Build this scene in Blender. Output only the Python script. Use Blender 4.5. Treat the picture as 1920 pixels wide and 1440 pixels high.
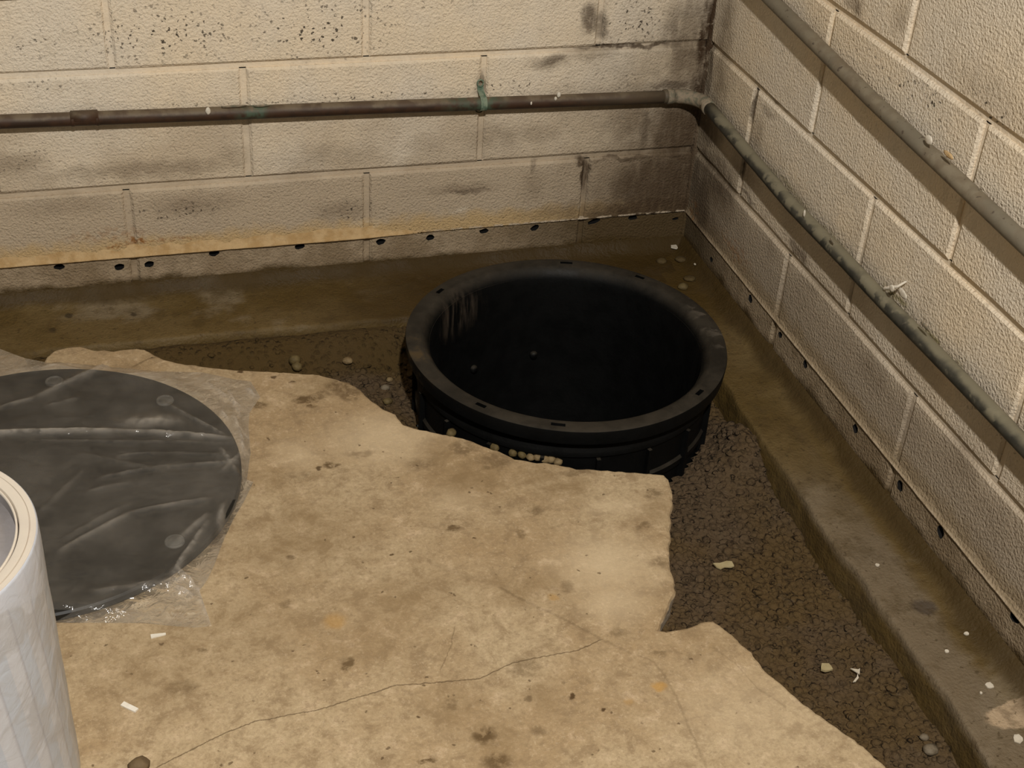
import bpy, bmesh, math, random
import numpy as np
from mathutils import Vector, Matrix, noise as mnoise
from mathutils.geometry import delaunay_2d_cdt

for o in list(bpy.data.objects):
    bpy.data.objects.remove(o)
S = bpy.context.scene
COL = S.collection
random.seed(7)
rng = np.random.default_rng(11)

# ------------------------------------------------------------------ camera, world, light, exposure
FPX = 2576.71
CP = np.array([-1.0220, -2.1596, 1.1482])
RT = np.array([0.961057, -0.270595, 0.056101])      # right
FW = np.array([0.254699, 0.788554, -0.559741])      # forward
UP = np.array([0.107225, 0.552232, 0.826765])       # up
cam = bpy.data.cameras.new('camera')
cam.sensor_width = 36.0
cam.lens = FPX / 1920.0 * 36.0
cam.clip_start = 0.02
cam_o = bpy.data.objects.new('camera', cam)
COL.objects.link(cam_o)
cam_o.matrix_world = Matrix(((RT[0], UP[0], -FW[0], CP[0]), (RT[1], UP[1], -FW[1], CP[1]), (RT[2], UP[2], -FW[2], CP[2]), (0, 0, 0, 1)))
S.camera = cam_o

W = bpy.data.worlds.new('world')
S.world = W
W.use_nodes = True
W.node_tree.nodes['Background'].inputs[0].default_value = (0.88, 1.0, 0.90, 1)
W.node_tree.nodes['Background'].inputs[1].default_value = 0.058

bulb = bpy.data.lights.new('ceiling_bulb', 'POINT')
bulb.energy = 236
bulb.color = (1.0, 0.965, 0.91)
bulb.shadow_soft_size = 0.03
bulb_o = bpy.data.objects.new('ceiling_bulb', bulb)
COL.objects.link(bulb_o)
bulb_o.location = (-0.92, -2.40, 2.03)

S.view_settings.view_transform = 'Standard'
S.view_settings.look = 'None'
S.view_settings.gamma = 1.0
S.view_settings.use_curve_mapping = False
S.view_settings.exposure = 0.0

ZS = -0.0287            # slab top = paint line
B = 0.2032              # course height
ZF = -0.105             # footing top


def ray(u, v):
    return FW + RT * ((u - 960) / FPX) - UP * ((v - 720) / FPX)


def onz(u, v, z=ZS):
    d = ray(u, v); t = (z - CP[2]) / d[2]; return CP + t * d


def ony(u, v, y=0.0):
    d = ray(u, v); t = (y - CP[1]) / d[1]; return CP + t * d


def onx(u, v, x=0.0):
    d = ray(u, v); t = (x - CP[0]) / d[0]; return CP + t * d


# ------------------------------------------------------------------ object helpers
def link(o, parent=None):
    COL.objects.link(o)
    if parent is not None:
        o.parent = parent
    return o


def tag(o, label=None, cat=None, group=None, kind=None):
    if label: o['label'] = label
    if cat: o['category'] = cat
    if group: o['group'] = group
    if kind: o['kind'] = kind
    return o


def empty(name, loc):
    o = bpy.data.objects.new(name, None)
    o.location = loc
    o.empty_display_size = 0.05
    return link(o)


def mesh_obj(name, me, mat, parent=None, loc=None):
    o = bpy.data.objects.new(name, me)
    if mat is not None and not me.materials:
        me.materials.append(mat)
    if loc is not None:
        o.location = loc
    return link(o, parent)


def pydata(name, v, f, smooth=False):
    me = bpy.data.meshes.new(name)
    me.from_pydata([tuple(map(float, p)) for p in v], [], [tuple(map(int, q)) for q in f])
    if smooth:
        me.polygons.foreach_set('use_smooth', [True] * len(me.polygons))
    me.update()
    return me


def bm_mesh(name, bm, smooth=False):
    bmesh.ops.recalc_face_normals(bm, faces=bm.faces[:])
    me = bpy.data.meshes.new(name)
    bm.to_mesh(me); bm.free()
    if smooth:
        me.polygons.foreach_set('use_smooth', [True] * len(me.polygons))
    return me


def add_box(bm, lo, hi):
    vs = [bm.verts.new((x, y, z)) for x in (lo[0], hi[0]) for y in (lo[1], hi[1]) for z in (lo[2], hi[2])]
    for q in ((0, 1, 3, 2), (4, 6, 7, 5), (0, 4, 5, 1), (2, 3, 7, 6), (0, 2, 6, 4), (1, 5, 7, 3)):
        bm.faces.new([vs[i] for i in q])


def tube_mesh(name, pts, r, seg=14, caps=True, jit=0.0):
    """tube along points; r a number or a list"""
    pts = [Vector(p) for p in pts]
    n = len(pts)
    rs = r if isinstance(r, (list, tuple)) else [r] * n
    v, f = [], []
    t0 = (pts[1] - pts[0]).normalized()
    nrm = t0.orthogonal().normalized()
    for i, p in enumerate(pts):
        t = (pts[min(i + 1, n - 1)] - pts[max(i - 1, 0)]).normalized()
        nrm = (nrm - t * nrm.dot(t)).normalized()
        bi = t.cross(nrm)
        for k in range(seg):
            a = 2 * math.pi * k / seg
            rr = rs[i] * (1 + random.uniform(-jit, jit))
            v.append(p + nrm * (rr * math.cos(a)) + bi * (rr * math.sin(a)))
    for i in range(n - 1):
        for k in range(seg):
            a, b = i * seg + k, i * seg + (k + 1) % seg
            f.append((a, b, b + seg, a + seg))
    if caps:
        f.append(tuple(range(seg))[::-1])
        f.append(tuple(range((n - 1) * seg, n * seg)))
    return pydata(name, v, f, True)


def lathe(name, prof, seg=128, closed=True, smooth=True):
    v, f = [], []
    m = len(prof)
    for k in range(seg):
        a = 2 * math.pi * k / seg
        for (r, z) in prof:
            v.append((r * math.cos(a), r * math.sin(a), z))
    e = m if closed else m - 1
    for k in range(seg):
        for j in range(e):
            a, b = k * m + j, k * m + (j + 1) % m
            c, d = ((k + 1) % seg) * m + (j + 1) % m, ((k + 1) % seg) * m + j
            f.append((a, d, c, b))
    return pydata(name, v, f, smooth)


def edge_split(o, deg=35):
    m = o.modifiers.new('edges', 'EDGE_SPLIT'); m.split_angle = math.radians(deg)


# ------------------------------------------------------------------ node helper
class NT:
    def __init__(self, name):
        self.m = bpy.data.materials.new(name)
        self.m.use_nodes = True
        self.t = self.m.node_tree
        self.t.nodes.clear()
        self.out = self.t.nodes.new('ShaderNodeOutputMaterial')
        self._pos = None

    def node(self, kind, **kw):
        n = self.t.nodes.new('ShaderNode' + kind)
        for k, v in kw.items():
            setattr(n, k, v)
        return n

    def set(self, sock, v):
        if isinstance(v, bpy.types.NodeSocket):
            self.t.links.new(v, sock)
        else:
            if isinstance(v, (tuple, list)) and sock.type == 'RGBA' and len(v) == 3:
                v = (*v, 1)
            sock.default_value = v

    @property
    def pos(self):
        if self._pos is None:
            self._pos = self.node('NewGeometry').outputs['Position']
        return self._pos

    def math(self, op, a, b=0.0, c=None, clamp=False):
        n = self.node('Math', operation=op, use_clamp=clamp)
        self.set(n.inputs[0], a); self.set(n.inputs[1], b)
        if c is not None: self.set(n.inputs[2], c)
        return n.outputs[0]

    def vmath(self, op, a, b=(0, 0, 0), c=None):
        n = self.node('VectorMath', operation=op)
        self.set(n.inputs[0], a)
        self.set(n.inputs[3 if op == 'SCALE' else 1], b)
        if c is not None: self.set(n.inputs[2], c)
        return n.outputs['Value' if op in ('LENGTH', 'DOT_PRODUCT', 'DISTANCE') else 'Vector']

    def noise(self, scale, detail=4, rough=0.55, vec=None, dist=0.0, color=False, stretch=None):
        n = self.node('TexNoise')
        v = vec or self.pos
        if stretch: v = self.vmath('MULTIPLY', v, stretch)
        self.set(n.inputs['Vector'], v)
        n.inputs['Scale'].default_value = scale
        n.inputs['Detail'].default_value = detail
        n.inputs['Roughness'].default_value = rough
        n.inputs['Distortion'].default_value = dist
        return n.outputs['Color' if color else 'Fac']

    def voronoi(self, scale, vec=None, feature='F1', out='Distance', rand=1.0):
        n = self.node('TexVoronoi', feature=feature)
        self.set(n.inputs['Vector'], vec or self.pos)
        n.inputs['Scale'].default_value = scale
        n.inputs['Randomness'].default_value = rand
        return n.outputs[out]

    def step(self, x, a, b, lo=0.0, hi=1.0):
        n = self.node('MapRange', interpolation_type='SMOOTHSTEP')
        self.set(n.inputs['Value'], x)
        if a > b: a, b, lo, hi = b, a, hi, lo
        n.inputs['From Min'].default_value = a; n.inputs['From Max'].default_value = b
        n.inputs['To Min'].default_value = lo; n.inputs['To Max'].default_value = hi
        return n.outputs[0]

    def mix(self, f, a, b, mode='MIX'):
        n = self.node('Mix', data_type='RGBA', blend_type=mode)
        self.set(n.inputs[0], f); self.set(n.inputs[6], a); self.set(n.inputs[7], b)
        return n.outputs[2]

    def sep(self, v):
        n = self.node('SeparateXYZ'); self.set(n.inputs[0], v); return n.outputs

    def warp(self, scale, amp, detail=3):
        c = self.noise(scale, detail, 0.6, color=True)
        return self.vmath('MULTIPLY_ADD', c, (amp * 2,) * 3, self.vmath('SUBTRACT', self.pos, (amp,) * 3))

    def blob(self, vec, c, rad, soft=0.3):
        inv = tuple(0.0 if r is None else 1.0 / r for r in rad)
        off = tuple(-ci * i for ci, i in zip(c, inv))
        d = self.vmath('LENGTH', self.vmath('MULTIPLY_ADD', vec, inv, off))
        return self.step(d, 1.0, soft)

    def blobs(self, vec, items):
        acc = None
        for c, rad, k, soft in items:
            b = self.math('MULTIPLY', self.blob(vec, c, rad, soft), k)
            acc = b if acc is None else self.math('MAXIMUM', acc, b)
        return acc

    def curve(self, x, pts, lo, hi, olo, ohi):
        """polyline y = f(x): input range lo..hi, output range olo..ohi"""
        n = self.node('FloatCurve')
        cv = n.mapping.curves[0]
        P = sorted(((p[0] - lo) / (hi - lo), (p[1] - olo) / (ohi - olo)) for p in pts)
        cv.points[0].location = P[0]; cv.points[1].location = P[-1]
        for p in P[1:-1]:
            cv.points.new(*p)
        for p in cv.points: p.handle_type = 'VECTOR'
        n.mapping.update()
        self.set(n.inputs['Value'], self.math('DIVIDE', self.math('SUBTRACT', x, lo), hi - lo))
        return self.math('MULTIPLY_ADD', n.outputs[0], ohi - olo, olo)

    def bump(self, h, strength, dist, prev=None):
        n = self.node('Bump')
        n.inputs['Strength'].default_value = strength
        n.inputs['Distance'].default_value = dist
        self.set(n.inputs['Height'], h)
        if prev is not None: self.set(n.inputs['Normal'], prev)
        return n.outputs[0]

    def principled(self, color, rough=0.8, normal=None, spec=0.3, **kw):
        n = self.node('BsdfPrincipled')
        self.set(n.inputs['Base Color'], color)
        self.set(n.inputs['Roughness'], rough)
        n.inputs['Specular IOR Level'].default_value = spec
        if normal is not None: self.set(n.inputs['Normal'], normal)
        for k, v in kw.items():
            self.set(n.inputs[k.replace('_', ' ')], v)
        self.t.links.new(n.outputs[0], self.out.inputs[0])
        return n


# ------------------------------------------------------------------ materials
def wall_mat(side, joint=False):
    m = NT(('painted_joint_' if joint else 'painted_block_') + side)
    back = side == 'back'
    P = (lambda u, v: tuple(ony(u, v))) if back else (lambda u, v: tuple(onx(u, v)))
    R = (lambda a, b: (a, None, b)) if back else (lambda a, b: (None, a, b))
    x, y, z = m.sep(m.pos)
    along = x if back else y
    wp = m.warp(26, 0.016, 4)
    wf = m.warp(120, 0.006, 3)
    n1 = m.noise(5, 4)
    n2 = m.noise(40, 5, 0.65)
    fine = m.noise(420, 3, 0.6)
    paint = m.mix(m.step(n1, .35, .65), (0.72, 0.595, 0.43), (0.69, 0.60, 0.475))
    paint = m.mix(m.step(n2, .45, .75, 0, .35), paint, (0.47, 0.385, 0.275))
    # greyer, dirtier towards the floor
    zl = m.math('MULTIPLY_ADD', m.math('SUBTRACT', m.noise(9, 4), .5), .10, z)
    if back:
        low = m.step(zl, .135, .075)
        paint = m.mix(m.math('MULTIPLY', low, .80), paint, (0.36, 0.275, 0.185))
    else:
        low = m.step(zl, .14, .06)
        paint = m.mix(m.math('MULTIPLY', low, .75), paint, (0.30, 0.232, 0.165))
    zy = m.math('MULTIPLY_ADD', m.math('SUBTRACT', m.noise(30, 4), .5), .05, z)
    mid = m.math('MULTIPLY', m.step(zl, .26, .19), m.step(m.noise(6, 4), .35, .6, .25, .75))
    paint = m.mix(mid, paint, (0.46, 0.365, 0.255) if back else (0.50, 0.41, 0.30))
    ochre = m.step(zy, .018, -.012)
    paint = m.mix(m.math('MULTIPLY', ochre, .9 if back else .6), paint, (0.50, 0.345, 0.165) if back else (0.33, 0.23, 0.11))
    # soft discolourations
    soft, dark, speck, rust = [], [], [], []
    if back:
        for (u, v, a, b, k) in ((1030, 120, .055, .018, .6), (1110, 100, .08, .02, .45), (900, 160, .02, .03, .45), (1270, 240, .075, .09, .75), (1180, 230, .04, .04, .45),
                                (930, 255, .10, .035, .38), (860, 355, .10, .018, .5), (280, 318, .26, .026, .5), (30, 308, .07, .03, .5), (620, 290, .13, .035, .3), (1010, 250, .07, .03, .35),
                                (1230, 350, .16, .07, .72), (1100, 395, .2, .03, .55), (360, 385, .11, .03, .42), (640, 395, .07, .03, .42), (120, 385, .12, .03, .3), (1290, 130, .05, .08, .6), (440, 300, .05, .04, .35), (800, 270, .06, .03, .2), (1000, 350, .04, .05, .35)):
            soft.append((P(u, v), R(a, b), k, .1))
        for (u, v, a, b, k) in ((1106, 35, .020, .034, .75), (1128, 50, .018, .035, .6), (1330, 60, .030, .13, 1), (1285, 350, .05, .10, .75), (1290, 60, .06, .09, .55), (1280, 230, .06, .06, .55), (1235, 390, .16, .035, .8), (1220, 345, .10, .07, .6), (1285, 270, .05, .07, .6), (1180, 400, .12, .02, .6), (1318, 160, .030, .06, .95), (1300, 240, .030, .07, .7), (1296, 330, .02, .08, .6), (1270, 80, .05, .018, .65),
                                (1099, 330, .011, .05, .95), (1092, 305, .018, .014, .9), (1180, 296, .09, .006, .6), (1215, 385, .13, .022, .65), (1208, 240, .012, .05, .5), (1180, 88, .13, .006, .85), (1040, 112, .035, .012, .55), (905, 160, .008, .03, .5),
                                (1255, 160, .05, .012, .6), (1240, 260, .02, .025, .55), (1265, 310, .05, .02, .55), (1000, 310, .006, .02, .4), (880, 360, .05, .006, .5)):
            dark.append((P(u, v), R(a, b), k, .45))
        for (u, v, a, b, k) in ((300, 65, .20, .07, 1), (600, 55, .19, .08, 1), (1190, 40, .09, .07, 1), (60, 85, .06, .04, .8), (300, 210, .5, .014, .9), (950, 165, .16, .02, .9), (700, 178, .3, .012, .9), (80, 165, .09, .025, .7), (1150, 155, .08, .02, .7), (640, 15, .35, .02, .6), (330, 395, .11, .03, .9), (660, 395, .07, .03, 1), (870, 120, .05, .01, .7), (30, 300, .1, .04, .6)):
            speck.append((P(u, v), R(a, b), k, .2))
        for (u, v, a, b, k) in ((255, 452, .035, .012, .9), (215, 463, .02, .008, .7), (330, 448, .08, .007, .6), (200, 440, .1, .02, .3)):
            rust.append((P(u, v), R(a, b), k, .3))
    else:
        for (u, v, a, b, k) in ((1360, 60, .05, .12, .6), (1350, 150, .05, .05, .5), (1395, 320, .08, .05, .5), (1350, 370, .10, .06, .6), (1420, 250, .04, .05, .45), (1500, 480, .05, .02, .5), (1610, 20, .03, .03, .5), (1690, 30, .03, .03, .4), (1440, 210, .05, .01, .5), (1850, 180, .15, .05, .25),
                                (1540, 550, .07, .03, .35), (1640, 700, .08, .04, .35), (1800, 850, .07, .04, .3), (1330, 420, .1, .05, .55), (1450, 470, .05, .03, .4)):
            soft.append((P(u, v), R(a, b), k, .1))
        for (u, v, a, b, k) in ((1335, 40, .016, .20, .9), (1345, 330, .10, .05, .5), (1330, 230, .07, .06, .55), (1315, 380, .05, .08, .6), (1330, 130, .016, .06, .8), (1303, 215, .025, .05, .9), (1410, 205, .010, .05, .8), (1395, 310, .010, .04, .6), (1440, 180, .09, .006, .55), (1330, 300, .05, .010, .6), (1302, 340, .02, .06, .5), (1400, 370, .05, .006, .5), (1490, 465, .03, .012, .5), (1504, 480, .012, .02, .5), (1310, 420, .02, .05, .6), (1600, 8, .03, .014, .45)):
            dark.append((P(u, v), R(a, b), k, .45))
        for (u, v, a, b, k) in ((1740, 190, .10, .03, 1), (1470, 100, .07, .03, .6), (1700, 170, .12, .02, .8), (1860, 210, .08, .03, 1), (1650, 120, .3, .012, .7), (1780, 320, .10, .02, .8), (1620, 540, .12, .014, .9), (1760, 680, .2, .012, .9), (1850, 790, .2, .02, .5)):
            speck.append((P(u, v), R(a, b), k, .2))
        for (u, v, a, b, k) in ((1380, 470, .09, .03, .4), (1300, 400, .03, .04, .4)):
            rust.append((P(u, v), R(a, b), k, .3))
    # grime creeping out of the damp corner
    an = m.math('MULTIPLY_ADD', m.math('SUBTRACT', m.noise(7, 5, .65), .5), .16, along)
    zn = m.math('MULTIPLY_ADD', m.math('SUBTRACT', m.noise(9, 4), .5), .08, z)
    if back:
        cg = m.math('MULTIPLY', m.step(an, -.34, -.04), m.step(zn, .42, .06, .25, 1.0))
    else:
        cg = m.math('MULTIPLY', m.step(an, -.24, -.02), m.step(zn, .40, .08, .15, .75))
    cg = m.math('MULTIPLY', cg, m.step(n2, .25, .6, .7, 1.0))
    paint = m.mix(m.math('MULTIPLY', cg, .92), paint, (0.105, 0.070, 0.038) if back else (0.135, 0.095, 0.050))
    if not back:
        moss = m.blobs(wp, [(P(u, v), R(a, .009), k, .2) for (u, v, a, k) in ((1480, 355, .14, .5), (1560, 445, .10, .6), (1680, 560, .06, .8), (1760, 650, .08, .9), (1840, 745, .08, .7))])
        paint = m.mix(m.math('MULTIPLY', moss, m.step(m.noise(50, 4), .3, .55)), paint, (0.26, 0.215, 0.095))
        paint = m.mix(m.math('MULTIPLY', m.step(zl, .11, .05), .35), paint, (0.19, 0.14, 0.092))
    sm = m.blobs(wp, soft)
    sm = m.math('MULTIPLY', sm, m.step(n2, .25, .6, .55, 1.0))
    col = m.mix(sm, paint, (0.135, 0.092, 0.052))
    dm = m.blobs(wp, dark)
    streak = m.noise(60, 4, .6, stretch=(1, 1, .18))
    dm = m.math('MULTIPLY', dm, m.step(streak, .28, .55, .5, 1.0))
    dm = m.math('MULTIPLY', dm, m.step(m.noise(120, 4), .25, .48, .55, 1.0))
    col = m.mix(dm, col, (0.050, 0.028, 0.013))
    if back:
        lt = m.blobs(wf, [(P(u, v), R(a, b), k, .1) for (u, v, a, b, k) in ((868, 393, .017, .008, .9), (845, 398, .03, .004, .6), (1086, 386, .006, .012, .6), (60, 275, .10, .022, .6), (230, 265, .14, .02, .45), (690, 420, .05, .012, .4))])
        col = m.mix(m.math('MULTIPLY', lt, m.step(m.noise(70, 4), .35, .55)), col, (0.66, 0.56, 0.42))
    rm = m.math('MULTIPLY', m.blobs(wf, rust), m.step(m.noise(90, 3), .45, .6))
    col = m.mix(rm, col, (0.25, 0.10, 0.022))
    # small dark pits where the paint missed
    spm = m.blobs(wp, speck)
    pit = m.voronoi(118, wf)
    keep = m.step(m.noise(60, 3, .7), .44, .52)
    pits = m.math('MULTIPLY', m.math('MULTIPLY', m.step(pit, .30, .20), keep), m.math('ADD', m.math('MULTIPLY', spm, .9), .0))
    col = m.mix(pits, col, (0.030, 0.021, 0.013))
    # unpainted block and mud below the old slab line
    zz = m.math('MULTIPLY_ADD', m.math('SUBTRACT', m.noise(70, 4), .5), .006, z)
    bare = m.step(zz, ZS + .001, ZS - .001)
    crust = m.math('MULTIPLY', m.math('MULTIPLY', m.step(zz, ZS + .006, ZS + .003), m.step(zz, ZS - .0005, ZS + .0015)), m.step(along, -.62, -.40) if back else m.step(along, -.02, -.2, 0, .35))
    col = m.mix(m.math('MULTIPLY', crust, m.step(m.noise(45, 2), .40, .55)), col, (.52, .42, .30))
    raw = m.mix(m.step(n2, .35, .7), (0.345, 0.262, 0.17), (0.25, 0.186, 0.115))
    raw = m.mix(m.step(m.noise(7, 4), .45, .62, 0, .6), raw, (0.19, 0.132, 0.072))
    zd = m.math('MULTIPLY_ADD', m.math('SUBTRACT', m.noise(11, 5, .6), .5), .055, z)
    if back:
        raw = m.mix(m.step(m.math('MULTIPLY_ADD', m.math('SUBTRACT', m.noise(8, 4), .5), .2, along), -.40, -.18, 0, .92), raw, (0.066, 0.040, 0.013))
        mud = m.step(zd, -.066, -.085)
    else:
        raw = m.mix(m.step(along, -.30, -.05, 0, .85), raw, (0.075, 0.050, 0.022))
        mud = m.step(zd, -.062, -.084)
    raw = m.mix(mud, raw, (0.060, 0.035, 0.008))
    dust = None
    col = m.mix(bare, col, raw)
    h = m.math('ADD', m.math('MULTIPLY', fine, .35), m.math('MULTIPLY', m.noise(230, 1.5, .5), 1.0))
    pock = m.step(m.voronoi(110, wf), .10, .32)
    h = m.math('ADD', h, m.math('MULTIPLY', pock, .25))
    h = m.math('SUBTRACT', h, m.math('MULTIPLY', pits, .7))
    nb = m.bump(h, .25 if joint else .65, .0045)
    nb = m.bump(n2, .4, .003, nb)
    m.principled(col, .82, nb, .25)
    return m.m


def mud_colors(m):
    a = m.mix(m.step(m.noise(6, 4), .4, .6), (0.128, 0.084, 0.030), (0.100, 0.062, 0.017))
    a = m.mix(m.step(m.noise(4.3, 5, .6, dist=.5), .52, .64, 0, .8), a, (0.195, 0.148, 0.088))
    return m.mix(m.step(m.noise(55, 5, .7), .5, .72, 0, .5), a, (0.075, 0.046, 0.015))


def footing_mat(side):
    m = NT('muddy_footing_' + side)
    x, y, z = m.sep(m.pos)
    col = mud_colors(m)
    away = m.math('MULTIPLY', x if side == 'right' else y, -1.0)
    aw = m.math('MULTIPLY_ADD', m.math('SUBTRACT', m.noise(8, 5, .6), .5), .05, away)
    if side == 'right':
        grey = m.math('MULTIPLY', m.step(m.math('MULTIPLY_ADD', m.math('SUBTRACT', m.noise(5, 4), .5), .5, y), -.55, -.95), m.step(aw, .025, .05))
        col = m.mix(m.math('MULTIPLY', grey, .8), col, (0.165, 0.124, 0.078))
        col = m.mix(m.step(m.math('MULTIPLY_ADD', m.math('SUBTRACT', m.noise(5, 4), .5), .3, y), -.42, -.2), col, (0.064, 0.036, 0.006))
        wp = m.warp(60, .008)
        c = tuple(onz(1912, 1340, ZF))
        col = m.mix(m.blob(wp, c, (.05, .022, None), .8), col, (.40, .29, .18))
        c = tuple(onz(1733, 1140, ZF))
        col = m.mix(m.math('MULTIPLY', m.blob(wp, c, (.022, .018, None), .5), .8), col, (.065, .048, .035))
    else:
        col = m.mix(m.step(m.math('MULTIPLY_ADD', m.math('SUBTRACT', m.noise(5, 4), .5), .4, x), -.85, -.5), col, (0.048, 0.026, 0.0035))
        wp = m.warp(60, .006)
        for (u, v, r) in ((130, 593, .010), (100, 620, .009), (250, 590, .008)):
            col = m.mix(m.math('MULTIPLY', m.blob(wp, tuple(onz(u, v, ZF)), (r, r, None), .4), .8), col, (.030, .020, .009))
    col = m.mix(m.step(m.noise(24, 6, .7), .50, .66, 0, .45), col, (0.062, 0.038, 0.012))
    col = m.mix(m.step(m.noise(130, 3, .6), .60, .70, 0, .6), col, (0.045, 0.027, 0.009))
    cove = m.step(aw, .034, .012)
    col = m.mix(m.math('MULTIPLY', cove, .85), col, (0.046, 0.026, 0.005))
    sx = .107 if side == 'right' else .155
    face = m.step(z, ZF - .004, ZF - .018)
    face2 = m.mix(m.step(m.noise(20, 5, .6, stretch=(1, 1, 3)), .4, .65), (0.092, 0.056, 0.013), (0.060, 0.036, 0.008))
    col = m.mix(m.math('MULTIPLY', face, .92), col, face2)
    h = m.math('ADD', m.noise(45, 5, .6), m.math('MULTIPLY', m.noise(220, 3), .5))
    m.principled(col, m.step(m.noise(9, 3), .4, .7, .62, .88), m.bump(h, .6, .006), .3)
    return m.m


def gravel_mat():
    m = NT('muddy_gravel')
    x, y, z = m.sep(m.pos)
    a = m.mix(m.step(m.noise(5, 4), .4, .6), (0.098, 0.060, 0.022), (0.098, 0.064, 0.034))
    a = m.mix(m.step(m.noise(75, 3, .6), .48, .72, 0, .55), a, (0.036, 0.022, 0.009))
    a = m.mix(m.step(m.noise(60, 2), .62, .72, 0, .5), a, (0.115, 0.080, 0.045))
    slope = m.math('MULTIPLY', m.step(m.math('MULTIPLY_ADD', m.math('SUBTRACT', m.noise(12, 4), .5), .04, y), -.27, -.235), m.step(x, -.52, -.62))
    a = m.mix(m.math('MULTIPLY', slope, .8), a, (0.066, 0.039, 0.009))
    # ochre silt in the corner
    oc = m.step(m.math('ADD', m.math('MULTIPLY_ADD', m.math('SUBTRACT', m.noise(8, 4), .5), .2, y), m.math('MULTIPLY', x, .55)), -.52, -.36)
    a = m.mix(oc, a, (0.064, 0.037, 0.007))
    h = m.math('ADD', m.noise(110, 5, .65), m.math('MULTIPLY', m.step(m.voronoi(95, m.warp(60, .006)), .0, .5), -.8))
    m.principled(a, .85, m.bump(h, .9, .007), .25)
    return m.m


def slab_mat():
    m = NT('broken_concrete_slab')
    x, y, z = m.sep(m.pos)
    G = lambda u, v: tuple(onz(u, v))
    wp = m.warp(22, .022, 4)
    wf = m.warp(90, .006, 3)
    n1 = m.noise(4.5, 5, .6, dist=.4)
    n2 = m.noise(30, 6, .72, dist=.3)
    n3 = m.noise(95, 5, .7)
    col = m.mix(m.step(n1, .36, .64), (0.43, 0.328, 0.198), (0.350, 0.247, 0.135))
    col = m.mix(m.step(n2, .48, .66, 0, .72), col, (0.235, 0.160, 0.086))
    col = m.mix(m.step(n2, .46, .32, 0, .55), col, (0.55, 0.415, 0.27))
    col = m.mix(m.step(n3, .50, .70, 0, .6), col, (0.245, 0.172, 0.098))
    n4 = m.noise(260, 4, .7)
    col = m.mix(m.step(n4, .46, .68, 0, .5), col, (0.26, 0.185, 0.108))
    col = m.mix(m.step(n4, .46, .30, 0, .4), col, (0.58, 0.46, 0.31))
    light = []
    for (u, v, a, b, k) in ((1130, 1060, .11, .10, .6), (1150, 1130, .07, .06, .5), (1400, 1330, .14, .10, .3), (720, 820, .14, .10, .6), (860, 930, .06, .05, .4), (1150, 950, .07, .04, .4), (560, 850, .06, .06, .4)):
        light.append((G(u, v), (a, b, None), k, 0.0))
    col = m.mix(m.blobs(wp, light), col, (0.60, 0.475, 0.31))
    soft = []
    for (u, v, a, b, k) in ((600, 720, .055, .05, .5), (880, 900, .09, .075, .6), (1000, 890, .08, .035, .6), (1060, 915, .07, .045, .55), (830, 850, .05, .05, .5), (1230, 960, .05, .045, .5), (1000, 1100, .10, .05, .45), (560, 1010, .14, .12, .55), (760, 1120, .12, .07, .45), (440, 1180, .18, .10, .35), (700, 1200, .10, .08, .3), (850, 1330, .06, .06, .4), (930, 1390, .05, .05, .6), (300, 1250, .15, .12, .35), (1030, 1310, .03, .06, .4), (500, 900, .08, .05, .35), (1330, 1200, .05, .03, .35)):
        soft.append((G(u, v), (a, b, None), min(.85, k * 1.35), .0))
    col = m.mix(m.math('MULTIPLY', m.blobs(wp, soft), m.step(n2, .3, .6, .4, 1)), col, (0.235, 0.158, 0.078))
    dark, brown = [], []
    for (u, v, a, b, k) in ((578, 748, .024, .010, .9), (600, 740, .016, .012, .6), (640, 722, .025, .020, .75), (655, 735, .02, .025, .7), (582, 762, .008, .006, .9), (513, 708, .006, .005, .9), (452, 697, .006, .005, 1), (487, 760, .018, .006, .75), (548, 716, .006, .005, .8), (850, 990, .010, .006, .8), (1000, 955, .010, .014, .55), (650, 1245, .007, .012, .8), (990, 1310, .007, .007, .6), (910, 1382, .015, .014, .9), (930, 1430, .018, .012, .8), (620, 870, .010, .006, .9), (598, 878, .006, .005, .9), (870, 840, .022, .018, .55), (930, 860, .03, .018, .45), (925, 870, .02, .01, .5), (790, 868, .02, .012, .4),
                            (1073, 1306, .0045, .0055, 1), (1132, 1332, .003, .003, 1), (800, 1427, .010, .004, .9), (783, 1343, .003, .003, .9), (735, 1040, .004, .0025, .9), (768, 1035, .003, .003, .9), (890, 1008, .004, .003, .9), (1233, 1225, .009, .008, .5), (1065, 1100, .009, .009, .4), (985, 1252, .022, .018, .5), (1158, 1186, .012, .009, .4), (980, 1003, .009, .008, .5), (1208, 985, .009, .007, .6), (850, 1322, .010, .010, .5), (560, 890, .02, .008, .3), (675, 850, .02, .006, .4), (1240, 1055, .014, .010, .5), (1010, 1370, .01, .008, .5), (340, 1290, .02, .01, .35), (380, 1220, .008, .006, .6), (545, 1045, .007, .006, .6), (530, 1135, .008, .007, .5), (1085, 885, .03, .010, .55), (1300, 920, .01, .01, .5), (1225, 925, .012, .012, .55)):
        a, b = (a, b) if max(a, b) < .0075 else (a * 1.35, b * 1.35)
        (dark if max(a, b) < .0075 else brown).append((G(u, v), (a, b, None), k, .45 if max(a, b) < .0075 else .35))
    wg = m.vmath('ADD', wf, m.vmath('SUBTRACT', m.warp(38, .012, 4), m.pos))
    col = m.mix(m.math('MULTIPLY', m.blobs(wg, brown), m.step(n3, .36, .54, .25, 1)), col, (0.100, 0.060, 0.025))
    col = m.mix(m.math('MULTIPLY', m.blobs(wf, dark), m.step(n3, .25, .5, .55, 1)), col, (0.085, 0.050, 0.022))
    yel = [(G(u, v), (a, a * .9, None), k, .3) for (u, v, a, k) in ((1236, 1288, .012, .7), (628, 1165, .02, .45), (1037, 1120, .01, .4), (1180, 1316, .008, .3))]
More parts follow.
